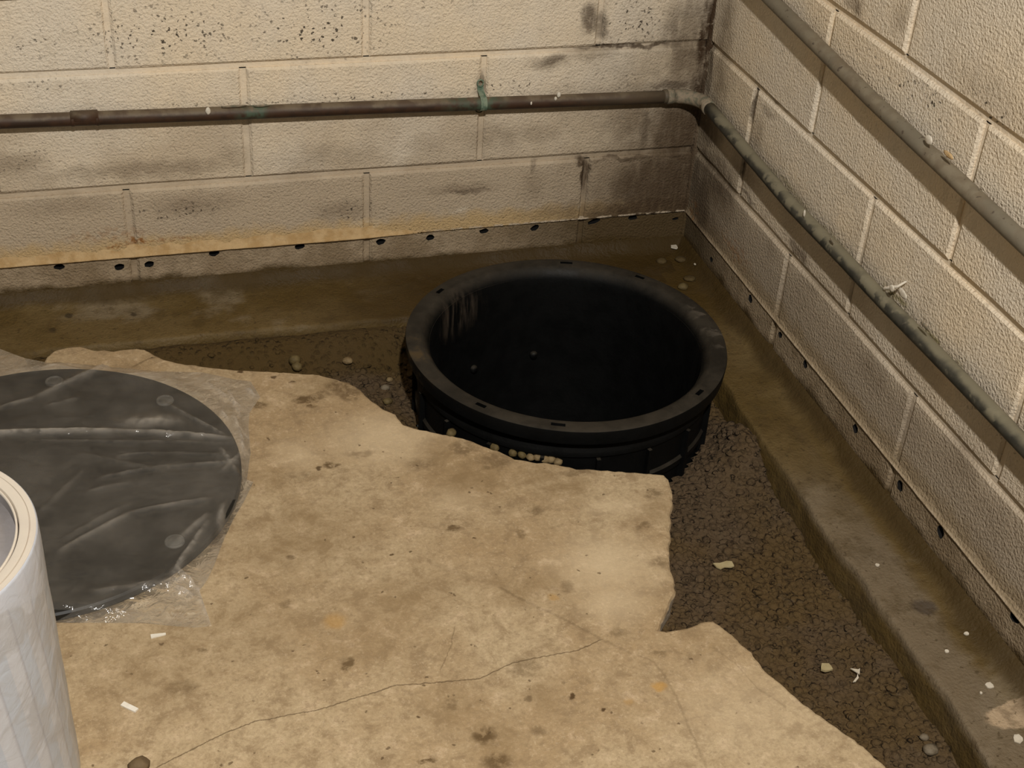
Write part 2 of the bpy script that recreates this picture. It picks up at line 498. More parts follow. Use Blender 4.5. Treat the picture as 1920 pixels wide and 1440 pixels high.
    col = m.mix(m.blobs(wf, yel), col, (0.43, 0.235, 0.055))
    # peppered specks
    sp = m.math('MULTIPLY', m.step(m.voronoi(70, wf), .17, .09), m.step(m.noise(33, 2), .55, .63))
    col = m.mix(m.math('MULTIPLY', sp, .75), col, (0.10, 0.062, 0.03))
    # cracks
    def crack(pix, w, k, vert=False, soft=.3):
        pts = [onz(*p) for p in pix]
        pts = [((p[1], p[0]) if vert else (p[0], p[1])) for p in pts]
        A = sorted(p[0] for p in pts); C = sorted(p[1] for p in pts)
        nx, ny, _ = m.sep(m.warp(150, .0022, 2))
        a, b = (ny, nx) if vert else (nx, ny)
        f = m.curve(a, pts, A[0], A[-1], C[0] - .01, C[-1] + .01)
        d = m.math('ABSOLUTE', m.math('SUBTRACT', b, f))
        r = m.step(d, w, w * soft)
        ra = m.math('MULTIPLY', m.step(a, A[0] - .001, A[0] + .004), m.step(a, A[-1] + .001, A[-1] - .004))
        return m.math('MULTIPLY', m.math('MULTIPLY', r, ra), k)
    c1 = crack(((290, 1440), (420, 1375), (480, 1352), (600, 1330), (660, 1310), (700, 1299), (740, 1285), (800, 1281), (900, 1272), (960, 1243), (1010, 1232), (1080, 1220), (1130, 1198)), .0011, .62)
    c2 = crack(((930, 1098), (990, 1130), (1060, 1162), (1130, 1200), (1190, 1228)), .006, .28, soft=0)
    c3 = crack(((1190, 1226), (1225, 1240), (1245, 1265), (1265, 1300), (1290, 1360), (1325, 1440)), .003, .26, True, 0)
    c4 = crack(((853, 1172), (846, 1210), (825, 1258)), .0016, .4, True, .1)
    c5 = crack(((1334, 1212), (1380, 1245), (1420, 1290), (1480, 1330)), .006, .25, soft=0)
    c6 = crack(((800, 1052), (860, 1075), (930, 1100)), .012, .14, soft=0)
    c7 = crack(((245, 690), (280, 672), (300, 668)), .004, .5, soft=0)
    cr = c1
    for c in (c2, c3, c4, c5, c6, c7): cr = m.math('MAXIMUM', cr, c)
    col = m.mix(cr, col, (0.095, 0.058, 0.027))
    # broken faces show paler, cleaner concrete
    side = m.step(z, ZS - .003, ZS - .010)
    fr = m.mix(m.step(m.noise(60, 4), .4, .6), (.36, .30, .23), (.24, .19, .135))
    col = m.mix(side, col, fr)
    h = m.math('ADD', m.math('MULTIPLY', n2, .7), m.math('MULTIPLY', n3, .4))
    h = m.math('SUBTRACT', h, m.math('MULTIPLY', m.math('MAXIMUM', c1, m.math('MULTIPLY', sp, .5)), 1.0))
    nb = m.bump(h, .5, .004)
    m.principled(col, .85, nb, .2)
    return m.m


def black_plastic():
    m = NT('dusty_black_plastic')
    geo = m.node('NewGeometry')
    x, y, z = m.sep(geo.outputs['Position'])
    nz = m.sep(geo.outputs['Normal'])[2]
    up = m.step(nz, .25, .9)
    n = m.noise(30, 5, .65)
    n2 = m.noise(8, 4, .6)
    dust = m.math('MULTIPLY', up, m.step(m.math('ADD', m.math('MULTIPLY', n, .6), m.math('MULTIPLY', n2, .5)), .38, .75, .35, 1.0))
    col = m.mix(dust, (0.0026, 0.0026, 0.0024), (0.040, 0.033, 0.024))
    # dried silt smeared down the inner wall
    wp = m.warp(35, .02)
    c = ony(860, 555, -.33)
    r = m.blob(wp, (-.500, -.258, -.050), (.085, .07, .055), .2)
    st = m.noise(70, 4, .6, stretch=(1, 1, .15))
    col = m.mix(m.math('MULTIPLY', m.math('MULTIPLY', r, m.step(st, .4, .65)), .7), col, (0.085, 0.064, 0.046))
    r3 = m.blob(wp, (-.125, -.42, -.012), (.035, .12, .03), .2)
    col = m.mix(m.math('MULTIPLY', m.math('MULTIPLY', r3, up), m.step(m.noise(38, 3, .6), .50, .58, 0, .7)), col, (0.105, 0.088, 0.068))
    r2 = m.blob(wp, (-.620, -.43, -.012), (.035, .10, .05), .3)
    col = m.mix(m.math('MULTIPLY', r2, m.step(n, .5, .7, 0, .6)), col, (0.085, 0.055, 0.022))
    m.principled(col, m.step(n, .3, .7, .5, .7), m.bump(m.noise(160, 4), .25, .002), .13)
    return m.m


def simple(name, col, rough=.7, col2=None, scale=60, spec=.3, bump=.3, bdist=.002, metallic=0.0, lo=.4, hi=.65):
    m = NT(name)
    n = m.noise(scale, 4, .6)
    c = m.mix(m.step(n, lo, hi), col, col2 or tuple(v * .75 for v in col))
    m.principled(c, rough, m.bump(m.noise(scale * 3, 3), bump, bdist), spec, Metallic=metallic)
    return m.m


def pipe_mat(kind):
    m = NT('weathered_pipe_' + kind)
    geo = m.node('NewGeometry')
    nz = m.sep(geo.outputs['Normal'])[2]
    x, y, z = m.sep(geo.outputs['Position'])
    n = m.noise(45, 4, .6)
    nl = m.noise(9, 4, .6)
    if kind == 'back':
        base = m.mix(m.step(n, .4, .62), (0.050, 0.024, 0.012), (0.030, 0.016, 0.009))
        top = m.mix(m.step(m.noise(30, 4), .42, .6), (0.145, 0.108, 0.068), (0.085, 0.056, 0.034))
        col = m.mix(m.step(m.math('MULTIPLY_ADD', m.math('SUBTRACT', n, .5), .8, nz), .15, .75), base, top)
        wp = m.warp(40, .02)
        gm = m.blobs(wp, [(tuple(ony(905, 185, -.018)), (.05, None, None), .8, .1), (tuple(ony(870, 195, -.018)), (.06, None, None), .6, .1), (tuple(ony(475, 202, -.018)), (.035, None, None), .85, .3), (tuple(ony(1265, 182, -.018)), (.03, None, None), .5, .3)])
        col = m.mix(m.math('MULTIPLY', gm, m.step(m.noise(70, 3), .35, .6)), col, (0.060, 0.092, 0.058))
        gray = m.step(x, -.32, -.06)
        col = m.mix(m.math('MULTIPLY', gray, .6), col, (.10, .078, .05))
        rough = .6
    elif kind == 'right':
        base = m.mix(m.step(n, .4, .62), (0.052, 0.048, 0.036), (0.028, 0.027, 0.021))
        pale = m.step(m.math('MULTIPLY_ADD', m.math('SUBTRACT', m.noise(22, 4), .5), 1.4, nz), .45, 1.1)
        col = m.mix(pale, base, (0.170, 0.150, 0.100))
        pt = m.step(m.noise(17, 4, .6), .52, .57)
        col = m.mix(m.math('MULTIPLY', m.math('MULTIPLY', pt, m.step(nz, -.4, .5)), .8), col, (0.195, 0.172, 0.115))
        rough = .55
    else:
        base = m.mix(m.step(n, .4, .6), (0.190, 0.158, 0.108), (0.150, 0.118, 0.078))
        col = m.mix(m.step(nl, .45, .62, 0, .7), base, (0.140, 0.122, 0.088))
        col = m.mix(m.step(m.noise(100, 3), .62, .7), col, (0.07, 0.05, 0.035))
        rough = .6
    m.principled(col, rough, m.bump(m.noise(130, 3), .2, .0012), .35)
    return m.m


def film_mat():
    m = NT('clear_plastic_film')
    n = m.noise(14, 4, .6)
    tr = m.node('BsdfTransparent'); tr.inputs[0].default_value = (.97, .965, .95, 1)
    nb = m.bump(m.noise(45, 4, .6, dist=.8), .45, .007)
    nb = m.bump(m.noise(12, 3, .6, dist=1.0), .5, .012, nb)
    df = m.node('BsdfDiffuse'); df.inputs[0].default_value = (.78, .70, .60, 1)
    gl = m.node('BsdfGlossy'); gl.inputs[0].default_value = (1, 1, 1, 1); gl.inputs['Roughness'].default_value = .12
    m.set(gl.inputs['Normal'], nb); m.set(df.inputs['Normal'], nb)
    a = m.node('MixShader'); at = m.node('Attribute', attribute_name='crease')
    m.set(a.inputs[0], m.math('ADD', m.step(n, .3, .75, .03, .085), m.math('MULTIPLY', m.math('MULTIPLY', at.outputs['Fac'], m.step(m.noise(60, 3), .3, .6, .3, 1)), .26)))
    m.t.links.new(tr.outputs[0], a.inputs[1]); m.t.links.new(df.outputs[0], a.inputs[2])
    fr = m.node('Fresnel'); fr.inputs['IOR'].default_value = 1.42; m.set(fr.inputs['Normal'], nb)
    b = m.node('MixShader'); m.set(b.inputs[0], m.math('MULTIPLY', fr.outputs[0], .6))
    m.t.links.new(a.outputs[0], b.inputs[1]); m.t.links.new(gl.outputs[0], b.inputs[2])
    m.t.links.new(b.outputs[0], m.out.inputs[0])
    return m.m


def roll_side_mat():
    m = NT('white_liner_film')
    tc = m.node('TexCoord').outputs['Object']
    x, y, z = m.sep(tc)
    ang = m.math('ARCTAN2', y, x)
    v = m.node('CombineXYZ'); m.set(v.inputs[0], m.math('MULTIPLY', ang, .136)); m.set(v.inputs[1], z)
    # slanting folds of the wrapping, their crease shading drawn in colour only
    sl = m.math('FRACT', m.math('MULTIPLY_ADD', ang, 4.3, m.math('MULTIPLY', z, 2.6)))
    band = m.step(sl, .48, .52)
    edge = m.math('MULTIPLY', m.step(sl, .0, .05), m.step(sl, 1.0, .9))
    n = m.noise(22, 3, .55, vec=v.outputs[0], dist=.6)
    n2 = m.noise(70, 4, .6, vec=v.outputs[0], dist=1.2)
    col = m.mix(band, (.42, .455, .515), (.48, .495, .535))  # cooler light on the side put into the white film as a bluish tone
    col = m.mix(m.step(n, .45, .58, 0, .8), col, (.385, .39, .41))
    col = m.mix(m.math('MULTIPLY', m.math('SUBTRACT', 1.0, edge), .45), col, (.28, .28, .32))
    col = m.mix(m.step(n2, .55, .75, 0, .25), col, (.36, .355, .39))
    seam = m.step(m.math('MULTIPLY_ADD', ang, .07, z), .262, .268)
    col = m.mix(m.math('MULTIPLY', seam, .8), col, (.47, .49, .545))
    m.principled(col, .35, m.bump(m.math('ADD', n, m.math('MULTIPLY', n2, .3)), .35, .006), .5)
    return m.m


M_WB, M_WR = wall_mat('back'), wall_mat('right')
M_JB, M_JR = wall_mat('back', True), wall_mat('right', True)
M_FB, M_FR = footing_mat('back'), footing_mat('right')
M_GRAVEL, M_SLAB, M_BLACK = gravel_mat(), slab_mat(), black_plastic()
M_HOLE_SHADE = simple('hole_shade', (.006, .005, .004), .95, bump=0)  # weep hole walls and ends coloured near black for the shade inside
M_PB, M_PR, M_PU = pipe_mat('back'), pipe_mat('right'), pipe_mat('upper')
M_GREEN = simple('verdigris', (.20, .24, .17), .8, (.09, .14, .095), 90)
M_WHITE = simple('white_paint_splash', (.66, .60, .50), .6, (.56, .50, .40), 90)
M_FLAKE = simple('peeling_paint', (.26, .205, .14), .8, (.14, .13, .09), 110, bump=.6)
M_LIP = simple('ochre_mortar', (.50, .345, .175), .85, (.40, .255, .11), 40, bump=.7, bdist=.004)
M_LID = simple('black_lid_plastic', (.010, .0098, .009), .5, (.007, .0069, .0062), 25, bump=.15)
M_BOLT = simple('grey_plug', (.11, .105, .095), .6, None, 80)
M_FILM = film_mat()
M_ROLL = roll_side_mat()
M_ROLLTOP = simple('white_roll_edge', (.60, .53, .44), .6, (.57, .50, .42), 30, bump=.1)
M_CORE = simple('grey_core', (.30, .275, .27), .7, (.27, .245, .235), 40, bump=.15)
M_PEB = [simple('pebble_tan', (.22, .155, .075), .7, (.15, .10, .045), 120), simple('pebble_olive', (.13, .092, .035), .7, (.085, .058, .02), 120), simple('pebble_grey', (.17, .135, .09), .7, (.10, .075, .045), 120)]


# ------------------------------------------------------------------ block walls
GAP = 0.0095
DEPTH = 0.14
BLOCKS = {}


def block_mesh(L, H, variant, mat, holes=None):
    """block with its face at local y=0 (facing -y), x 0..L, z 0..H, back at y=DEPTH; chamfered, slightly uneven arris"""
    key = (round(L, 4), round(H, 4), variant, mat.name)
    if holes is None and key in BLOCKS:
        return BLOCKS[key]
    bm = bmesh.new()
    r = random.Random(variant * 17 + int(L * 1000))
    c = .0042
    # front outline ring with a few points per side so that the arris is not dead straight
    def ring(inset, yy, jit, nx, nz):
        pts = []
        for i in range(nx): pts.append((inset + (L - 2 * inset) * i / nx, yy, inset))
        for i in range(nz): pts.append((L - inset, yy, inset + (H - 2 * inset) * i / nz))
        for i in range(nx): pts.append((L - inset - (L - 2 * inset) * i / nx, yy, H - inset))
        for i in range(nz): pts.append((inset, yy, H - inset - (H - 2 * inset) * i / nz))
        return [bm.verts.new((p[0] + r.uniform(-jit, jit), p[1] + r.uniform(0, jit * .4), p[2] + r.uniform(-jit, jit))) for p in pts]
    nx, nz = (4, 2)
    f = ring(c, 0.0, .0011, nx, nz)
    s = ring(0, c * .8, .0006, nx, nz)
    k = ring(0, DEPTH, 0, nx, nz)
    n = len(f)
    for a, b in ((f, s), (s, k)):
        for i in range(n):
            bm.faces.new((a[i], a[(i + 1) % n], b[(i + 1) % n], b[i]))
    bm.faces.new(k)
    if holes:
        edges = [bm.edges.get((f[i], f[(i + 1) % n])) for i in range(n)]
        rings = []
        for (hx, hz, ra, rb, tilt) in holes:
            hv = []
            for i in range(12):
                a = 2 * math.pi * i / 12
                q = r.uniform(.85, 1.12)
                dx, dz = ra * math.cos(a) * q, rb * math.sin(a) * q
                hv.append(bm.verts.new((hx + dx * math.cos(tilt) - dz * math.sin(tilt), 0, hz + dx * math.sin(tilt) + dz * math.cos(tilt))))
            for i in range(12):
                edges.append(bm.edges.new((hv[i], hv[(i + 1) % 12])))
            rings.append(hv)
        bmesh.ops.triangle_fill(bm, edges=edges, use_beauty=True, use_dissolve=False)
        for hv in rings:
            dv = [bm.verts.new((v.co.x, .06, v.co.z - .004)) for v in hv]
            for i in range(12):
                bm.faces.new((hv[i], hv[(i + 1) % 12], dv[(i + 1) % 12], dv[i]))
            fc = bm.faces.new(dv)
        # drop any triangle that closed a hole
        for fce in list(bm.faces):
            if len(fce.verts) == 3 and all(abs(v.co.y) < 1e-6 for v in fce.verts):
                for hv in rings:
                    if all(v in hv for v in fce.verts):
                        bm.faces.remove(fce); break
    else:
        bm.faces.new(f)
    bmesh.ops.recalc_face_normals(bm, faces=bm.faces[:])
    me = bpy.data.meshes.new('concrete_block')
    bm.to_mesh(me); bm.free()
    me.materials.append(mat); me.materials.append(M_HOLE_SHADE)
    for p in me.polygons:
        if p.center.y > .02 and holes and p.center.y < DEPTH - .01 and all(.001 < me.vertices[i].co.x < L - .001 and .001 < me.vertices[i].co.z < H - .001 for i in p.vertices):
            p.material_index = 1
    if holes is None:
        BLOCKS[key] = me
    return me


def build_wall(side):
    back = side == 'back'
    mat = M_WB if back else M_WR
    span = 2.45 if back else 2.75
    off0 = -0.0062 if back else 0.0029
    bm = bmesh.new()      # mortar joints: the wall's own mesh
    rec, dp = .0052, DEPTH - .01
    def strip(a0, a1, z0, z1):
        if back: add_box(bm, (a0, rec, z0), (a1, dp, z1))
        else: add_box(bm, (rec, a0, z0), (dp, a1, z1))
    todo = []
    for k in range(-1, 9):
        z0 = .1 + k * B
        odd = (k % 2 != 0)                                   # bottom course, k=-1: half block first
        if not back: odd = odd
        first = off0 - (B if odd else 2 * B)
        if not back: first = off0 - (2 * B if odd else B)
        joints = [0.0 + GAP / 2]
        j = first
        while j > -span:
            joints.append(j); j -= 2 * B
        joints.append(-span)
        zl, zh = z0 + GAP / 2, z0 + B - GAP / 2
        strip(-span, 0.0, z0 + B - GAP / 2 - .001, z0 + B + GAP / 2 + .001)
        for a, b in zip(joints[:-1], joints[1:]):
            if a - b < .03: continue
            todo.append((b + GAP / 2, a - GAP / 2, zl, zh, k))
            if b > -span: strip(b - GAP / 2 - .001, b + GAP / 2 + .001, zl - .001, zh + .001)
    wall = mesh_obj('wall_' + side, bm_mesh('mortar_joints', bm), M_JB if back else M_JR)
    tag(wall, kind='structure')
    if back:
        hp = [(111, 500), (252, 498), (402, 475), (562, 462), (694, 455), (806, 445), (907, 433), (1002, 427), (1098, 416), (1186, 408), (1278, 409)]
        hl = [(ony(*p)[0], ony(*p)[2]) for p in hp]
        hs = [(.0088, .0055, .1), (.0088, .006, .1), (.0092, .0055, .15), (.0088, .0058, .2), (.0088, .0062, .2), (.0082, .006, .2), (.0088, .0052, .1), (.0086, .0056, .5), (.0130, .0048, .3), (.0090, .0048, 0), (.0070, .003, .1)]
    else:
        hp = [(1334, 487), (1407, 560), (1454, 618), (1509, 683), (1603, 804), (1676, 898), (1763, 998), (1902, 1158)]
        hl = [(-onx(*p)[1], onx(*p)[2]) for p in hp]
        hs = [(.006, .005, 0), (.0075, .0075, .5), (.007, .0055, .6), (.007, .007, .6), (.0075, .008, .7), (.008, .0085, .6), (.008, .009, .5), (.0095, .0075, .4)]
    for i, (a, b, z0, z1, k) in enumerate(todo):
        L = b - a
        holes = None
        if k == -1:
            holes = []
            for (hx, hz), (ra, rb, t) in zip(hl, hs):
                lx = hx - a if back else hx - (-b)
                if -.006 < lx <= L + .0055:
                    lx = min(max(lx, .020), L - .020)
                    holes.append((lx, hz - z0, ra, rb, t))
            holes = holes or None
        me = block_mesh(L, z1 - z0, i % 3, mat, holes)
        o = bpy.data.objects.new('concrete_block', me)
        link(o, wall)
        if back:
            o.location = (a, random.uniform(-.0008, .0008), z0)
        else:
            o.location = (random.uniform(-.0008, .0008), b, z0)
            o.rotation_euler = (0, 0, -math.pi / 2)
    return wall


wall_back = build_wall('back')
wall_right = build_wall('right')


def lip(side, wall, rng_=(0.0, 1.0), mat=None):
    """thickened line of mortar and paint left where the old slab met the wall"""
    back = side == 'back'
    v, f = [], []
    n = 400
    L = 2.4 if back else 2.6
    lo, hi = rng_
    for i in range(n + 1):
        a = -.004 - L * (lo + (hi - lo) * i / n)
        if back:
            w = 1.0 if a < -.62 else (0.0 if a > -.50 else (-.50 - a) / .12)
            h = .004 + .016 * w; t = .0012 + .0068 * w
        else:
            h = .012; t = .0032
        j = mnoise.noise((a * 40, 1.7, 0)); j2 = mnoise.noise((a * 130, 5.1, 0))
        h *= 1 + .5 * j; t *= 1 + .3 * j2 + .25 * j
        zb = ZS + .0012 * j2
        prof = ((.0008, zb + h), (-t * .35, zb + h * .55), (-t * .8, zb + h * .18), (-t, zb + .003), (-t * .7, zb), (.004, zb - .0005))
        for (d, z) in prof:
            v.append((a, d, z) if back else (d, a, z))
    m = 6
    for i in range(n):
        for k in range(m - 1):
            q = (i * m + k, i * m + k + 1, (i + 1) * m + k + 1, (i + 1) * m + k)
            f.append(q if back else q[::-1])
    o = mesh_obj('mortar_fillet', pydata('mortar_fillet', v, f, True), mat, wall)
    return o


bm = bmesh.new()       # mortar squeezed into the wall corner
prev = None
for i in range(120):
    z = -.11 + 2.05 * i / 119
    w = .0065 * (1 + .35 * mnoise.noise((3.3, z * 40, 0)))
    q = [bm.verts.new((-w, .003, z)), bm.verts.new((-w * .35, -w * .35, z)), bm.verts.new((.003, -w, z)), bm.verts.new((.06, .06, z))]
    if prev:
        for k in range(4): bm.faces.new((prev[k], prev[(k + 1) % 4], q[(k + 1) % 4], q[k]))
    prev = q
mesh_obj('corner_mortar', bm_mesh('corner_mortar', bm, True), M_WB, wall_back)
lip('back', wall_back, (0.0, .205), M_WB)
lip('back', wall_back, (.205, 1.0), M_LIP)
lip('right', wall_right, (0.0, 1.0), M_WR)


# ------------------------------------------------------------------ footings
def footing(side):
    back = side == 'back'
    w = .155 if back else .107
    L = 2.45 if back else 2.75
    prof = [(.02, -.078), (-.0015, -.079), (-.007, -.089), (-.015, -.0975), (-.027, -.1025), (-.045, -.1045), (-.07, ZF)]
    for t in (.75, .87, .95): prof.append((-w * t, ZF - .001))
    prof += [(-w * .985, ZF - .002), (-w, ZF - .006), (-w - .003, ZF - .02), (-w - .006, ZF - .045), (-w - (.03 if back else .010), ZF - .075), (-w - (.05 if back else .012), -.24), (.02, -.24)]
    n = 420
    v, f = [], []
    m = len(prof)
    for i in range(n + 1):
        a = .0 - L * i / n
        for k, (d, z) in enumerate(prof):
            p = (a * 9, d * 9 + 3, z * 9 + (0 if back else 7))
            q = mnoise.noise(p); q2 = mnoise.noise((a * 45, d * 45, z * 45)); q3 = mnoise.noise((a * 4, 2.2, 0 if back else 9))
            dd, zz = d, z
            if 2 <= k < m - 2:
                e = 1.0 if k > 4 else .6
                dd += (.004 * q + .0022 * q2) * e + (.009 * q3 + .0035 * mnoise.noise((a * 21, 5.5, 0 if back else 9)) if k > 6 else 0)
                zz += (.0022 * q + .0010 * q2) * e
                if k in (2, 3): zz += .006 * mnoise.noise((a * 14, 8.8, 0))
            v.append((a, dd, zz) if back else (dd, a, zz))
    for i in range(n):
        for k in range(m - 1):
            q = (i * m + k, i * m + k + 1, (i + 1) * m + k + 1, (i + 1) * m + k)
            f.append(q if back else q[::-1])
    o = mesh_obj('trim_1' if back else 'trim_2', pydata('footing', v, f, True), M_FB if back else M_FR)
    tag(o, kind='structure')
    return o


footing('back')
footing('right')

# ------------------------------------------------------------------ floor slab with its broken edge
edge_px = [(0, 664), (20, 661), (45, 668), (52, 684), (66, 700), (76, 690), (84, 672), (98, 658), (122, 650), (150, 648), (178, 655), (215, 657), (245, 652), (270, 653), (290, 664), (320, 676), (360, 683), (400, 688), (455, 693), (500, 695), (545, 697), (600, 701),
           (625, 709), (655, 716), (676, 729), (690, 745), (715, 762), (733, 772), (742, 776), (757, 795), (780, 802), (830, 812), (870, 820), (900, 832), (940, 846), (965, 858), (1000, 864), (1040, 869), (1080, 876), (1120, 879), (1160, 882), (1210, 885), (1245, 889), (1256, 897), (1261, 915), (1262, 940),
           (1257, 965), (1257, 1000), (1254, 1040), (1259, 1065), (1265, 1090), (1266, 1105), (1256, 1130), (1250, 1145), (1240, 1165), (1232, 1180), (1250, 1181), (1275, 1178), (1300, 1172), (1322, 1163), (1336, 1162), (1350, 1170), (1378, 1193), (1410, 1222), (1432, 1250), (1450, 1268), (1480, 1292), (1508, 1318), (1540, 1342), (1580, 1368), (1620, 1398), (1650, 1424), (1668, 1442)]
outline = [tuple(onz(*p)[:2]) for p in edge_px]
x_l, y_l = outline[0]
outline = [(-2.2, y_l - .01), (-1.6, y_l + .01)] + outline + [(-.262, -1.42), (-.27, -1.6), (-.255, -1.9), (-.26, -2.7), (-2.2, -2.7)]


def resample(poly, step, closed=True):
    out = []
    n = len(poly)
    for i in range(n if closed else n - 1):
        a, b = Vector(poly[i]).to_2d(), Vector(poly[(i + 1) % n]).to_2d()
        k = max(1, int((b - a).length / step))
        for j in range(k):
            out.append(a.lerp(b, j / k))
    return out


def slab():
    P = resample(outline, .005)
    n = len(P)
    P = [p + Vector((mnoise.noise((p.x * 70, p.y * 70, 0)), mnoise.noise((p.x * 70, p.y * 70, 9)))) * .0024 + Vector((mnoise.noise((p.x * 240, p.y * 240, 0)), mnoise.noise((p.x * 240, p.y * 240, 9)))) * .001 for p in P]
    nor = []
    for i in range(n):
        t = (P[(i + 2) % n] - P[i - 2]).normalized()
        nor.append(Vector((-t.y, t.x)))
    area = sum(P[i].x * P[(i + 1) % n].y - P[(i + 1) % n].x * P[i].y for i in range(n))
    if area < 0: nor = [-q for q in nor]          # nor points inside
    rings = []
    def ring(off, z, jo, jz, fr):
        r = []
        for p, q in zip(P, nor):
            a = mnoise.noise((p.x * fr, p.y * fr, z * 40)); b = mnoise.noise((p.x * fr * 2.3, p.y * fr * 2.3, z * 40 + 4))
            d = off + jo * (a + .6 * b)
            r.append((p.x + q.x * d, p.y + q.y * d, ZS + z + jz * b))
        return r
    rings.append(ring(.0045, 0.0, .0015, 0, 60))
    rings.append(ring(.0015, -.0016, .0006, .0006, 60))
    rings.append(ring(-.0005, -.006, .0008, .0015, 80))
    rings.append(ring(.003, -.022, .006, .004, 50))
    rings.append(ring(.006, -.045, .008, .004, 50))
    rings.append(ring(.012, -.075, .008, .004, 45))
    rings.append(ring(.02, -.10, .008, .0, 45))
    v = [p for r in rings for p in r]
    f = []
    for k in range(len(rings) - 1):
        for i in range(n):
            f.append((k * n + i, k * n + (i + 1) % n, (k + 1) * n + (i + 1) % n, (k + 1) * n + i))
    top = rings[0]
    res = delaunay_2d_cdt([Vector(p[:2]) for p in top], [], [list(range(n))], 1, 1e-7)
    base = len(v)
    vv = res[0]
    v += [(p.x, p.y, ZS) for p in vv]
    f += [tuple(base + i for i in t) for t in res[2]]
    me = pydata('slab', v, f)
    bm = bmesh.new(); bm.from_mesh(me)
    bmesh.ops.remove_doubles(bm, verts=bm.verts[:], dist=1e-5)
    bmesh.ops.recalc_face_normals(bm, faces=bm.faces[:])
    bm.to_mesh(me); bm.free()
    o = mesh_obj('floor', me, M_SLAB)
    tag(o, kind='structure')
    return P


SLAB_EDGE = slab()
SLAB_NP = np.array([tuple(p) for p in SLAB_EDGE])


def in_slab(x, y):
    px, py = SLAB_NP[:, 0], SLAB_NP[:, 1]
    qx, qy = np.roll(px, -1), np.roll(py, -1)
    c = ((py > y) != (qy > y))
    t = px + (y - py) / np.where(qy == py, 1e-9, qy - py) * (qx - px)
    return bool(np.count_nonzero(c & (x < t)) % 2)


def slab_dist(x, y):
    return float(np.sqrt(((SLAB_NP - (x, y)) ** 2).sum(1).min()))


# ------------------------------------------------------------------ gravel bed of the trench
BC = np.array([-.3728, -.4154])      # basin centre
BZ = -.010                           # basin rim top
BR = .238                            # basin body radius


def ground(x, y):
    z = -.165
    z += .066 * math.exp(-(((x + .13) / .11) ** 2 + ((y + .18) / .10) ** 2))       # silt heaped in the corner
    a = math.degrees(math.atan2(y - BC[1], x - BC[0])); r = math.hypot(x - BC[0], y - BC[1])
    z += .072 * math.exp(-(((a + 112) / 18) ** 2)) * math.exp(-(((r - .285) / .04) ** 2))
    z += .045 * math.exp(-(((a + 38) / 16) ** 2)) * math.exp(-(((r - .30) / .05) ** 2))   # banked against the basin side
    z += .035 * math.exp(-(((a - 195) / 25) ** 2)) * math.exp(-(((r - .31) / .05) ** 2)) if a > 0 else .035 * math.exp(-(((a + 165) / 25) ** 2)) * math.exp(-(((r - .31) / .05) ** 2))
    z += .016 * math.exp(-(((x + .115) / .03) ** 2)) * (.6 + mnoise.noise((y * 9, 3, 0)))  # against the right footing
    z += .048 * math.exp(-(((y + .17) / .055) ** 2)) * (1 if x < -.62 else max(0, (-.45 - x) / .17) if x < -.45 else 0)
    z += .006 * mnoise.noise((x * 14, y * 14, 0)) + .003 * mnoise.noise((x * 45, y * 45, 0))
    return z


def hyp(x, y): return math.hypot(x - BC[0], y - BC[1])


def ground_mesh():
    xs = np.arange(-1.5, -.08, .012); ys = np.arange(-2.7, -.12, .012)
    v, f, idx = [], [], {}
    for i, x in enumerate(xs):
        for j, y in enumerate(ys):
            if hyp(x, y) < BR - .010: continue
            if x < -.6 and y < -.75: continue
            idx[i, j] = len(v); v.append((x, y, ground(x, y)))
    for (i, j) in idx:
        q = ((i, j), (i + 1, j), (i + 1, j + 1), (i, j + 1))
        if all(k in idx for k in q): f.append([idx[k] for k in q])
    return pydata('mud', v, f, True)


gravel = mesh_obj('gravel_bed', ground_mesh(), M_GRAVEL)
tag(gravel, 'muddy brown gravel filling the dug-out trench along both walls', 'gravel', kind='structure')


def pebble_base(seed):
    bm = bmesh.new()
    bmesh.ops.create_cube(bm, size=2)
    bmesh.ops.subdivide_edges(bm, edges=bm.edges[:], cuts=1, use_grid_fill=True)
    r = random.Random(seed)
    sx, sy, sz = r.uniform(.85, 1.3), r.uniform(.75, 1.05), r.uniform(.55, .8)
    for v in bm.verts:
        c = v.co.normalized()
        k = 1 + .45 * mnoise.noise((c.x * 1.5 + seed * 7, c.y * 1.3, c.z * 1.3))
        v.co = Vector((c.x * sx * k, c.y * sy * k, c.z * sz * k))
    V = np.array([tuple(v.co) for v in bm.verts]); bm.verts.index_update()
    F = [[v.index for v in f.verts] for f in bm.faces]
    bm.free()
    return V, np.array(F)


PB = [pebble_base(s) for s in range(8)]
cand = []
step = .0088
for yy in np.arange(-1.75, -.14, step):
    for xx in np.arange(-1.15, -.100, step):
        x = xx + rng.uniform(-.8, .8) * step; y = yy + rng.uniform(-.8, .8) * step
        if y > -.165 or x > -.112: continue
        if hyp(x, y) < BR + .005: continue
        if in_slab(x, y) and slab_dist(x, y) > .03: continue
        cand.append((x, y))
items = []
for (x, y) in cand:
    if y > -.26 and x < -.60 and rng.random() < min(1, (y + .26) / .05) * .96: continue
    silt = math.exp(-(((x + .15) / .12) ** 2 + ((y + .19) / .10) ** 2)) > .35
    if silt and rng.random() < .8: continue
    r = .0038 + .0048 * rng.random() ** 1.6
    items.append((x, y, ground(x, y) + r * rng.uniform(-.50, .12), r, rng.uniform(0, 6.28), int(rng.integers(0, 8)), rng.uniform(-.3, .3), rng.uniform(-.3, .3)))


def screen(p):
    d = np.array(p) - CP
    w = d @ FW
    return 960 + FPX * (d @ RT) / w, 720 - FPX * (d @ UP) / w, w


def rank(it):
    u, v, w = screen(it[:3])
    ok = 0 < u < 1920 and 0 < v < 1440 and not in_slab(it[0], it[1])
    return (it[3] / w) if ok else 0


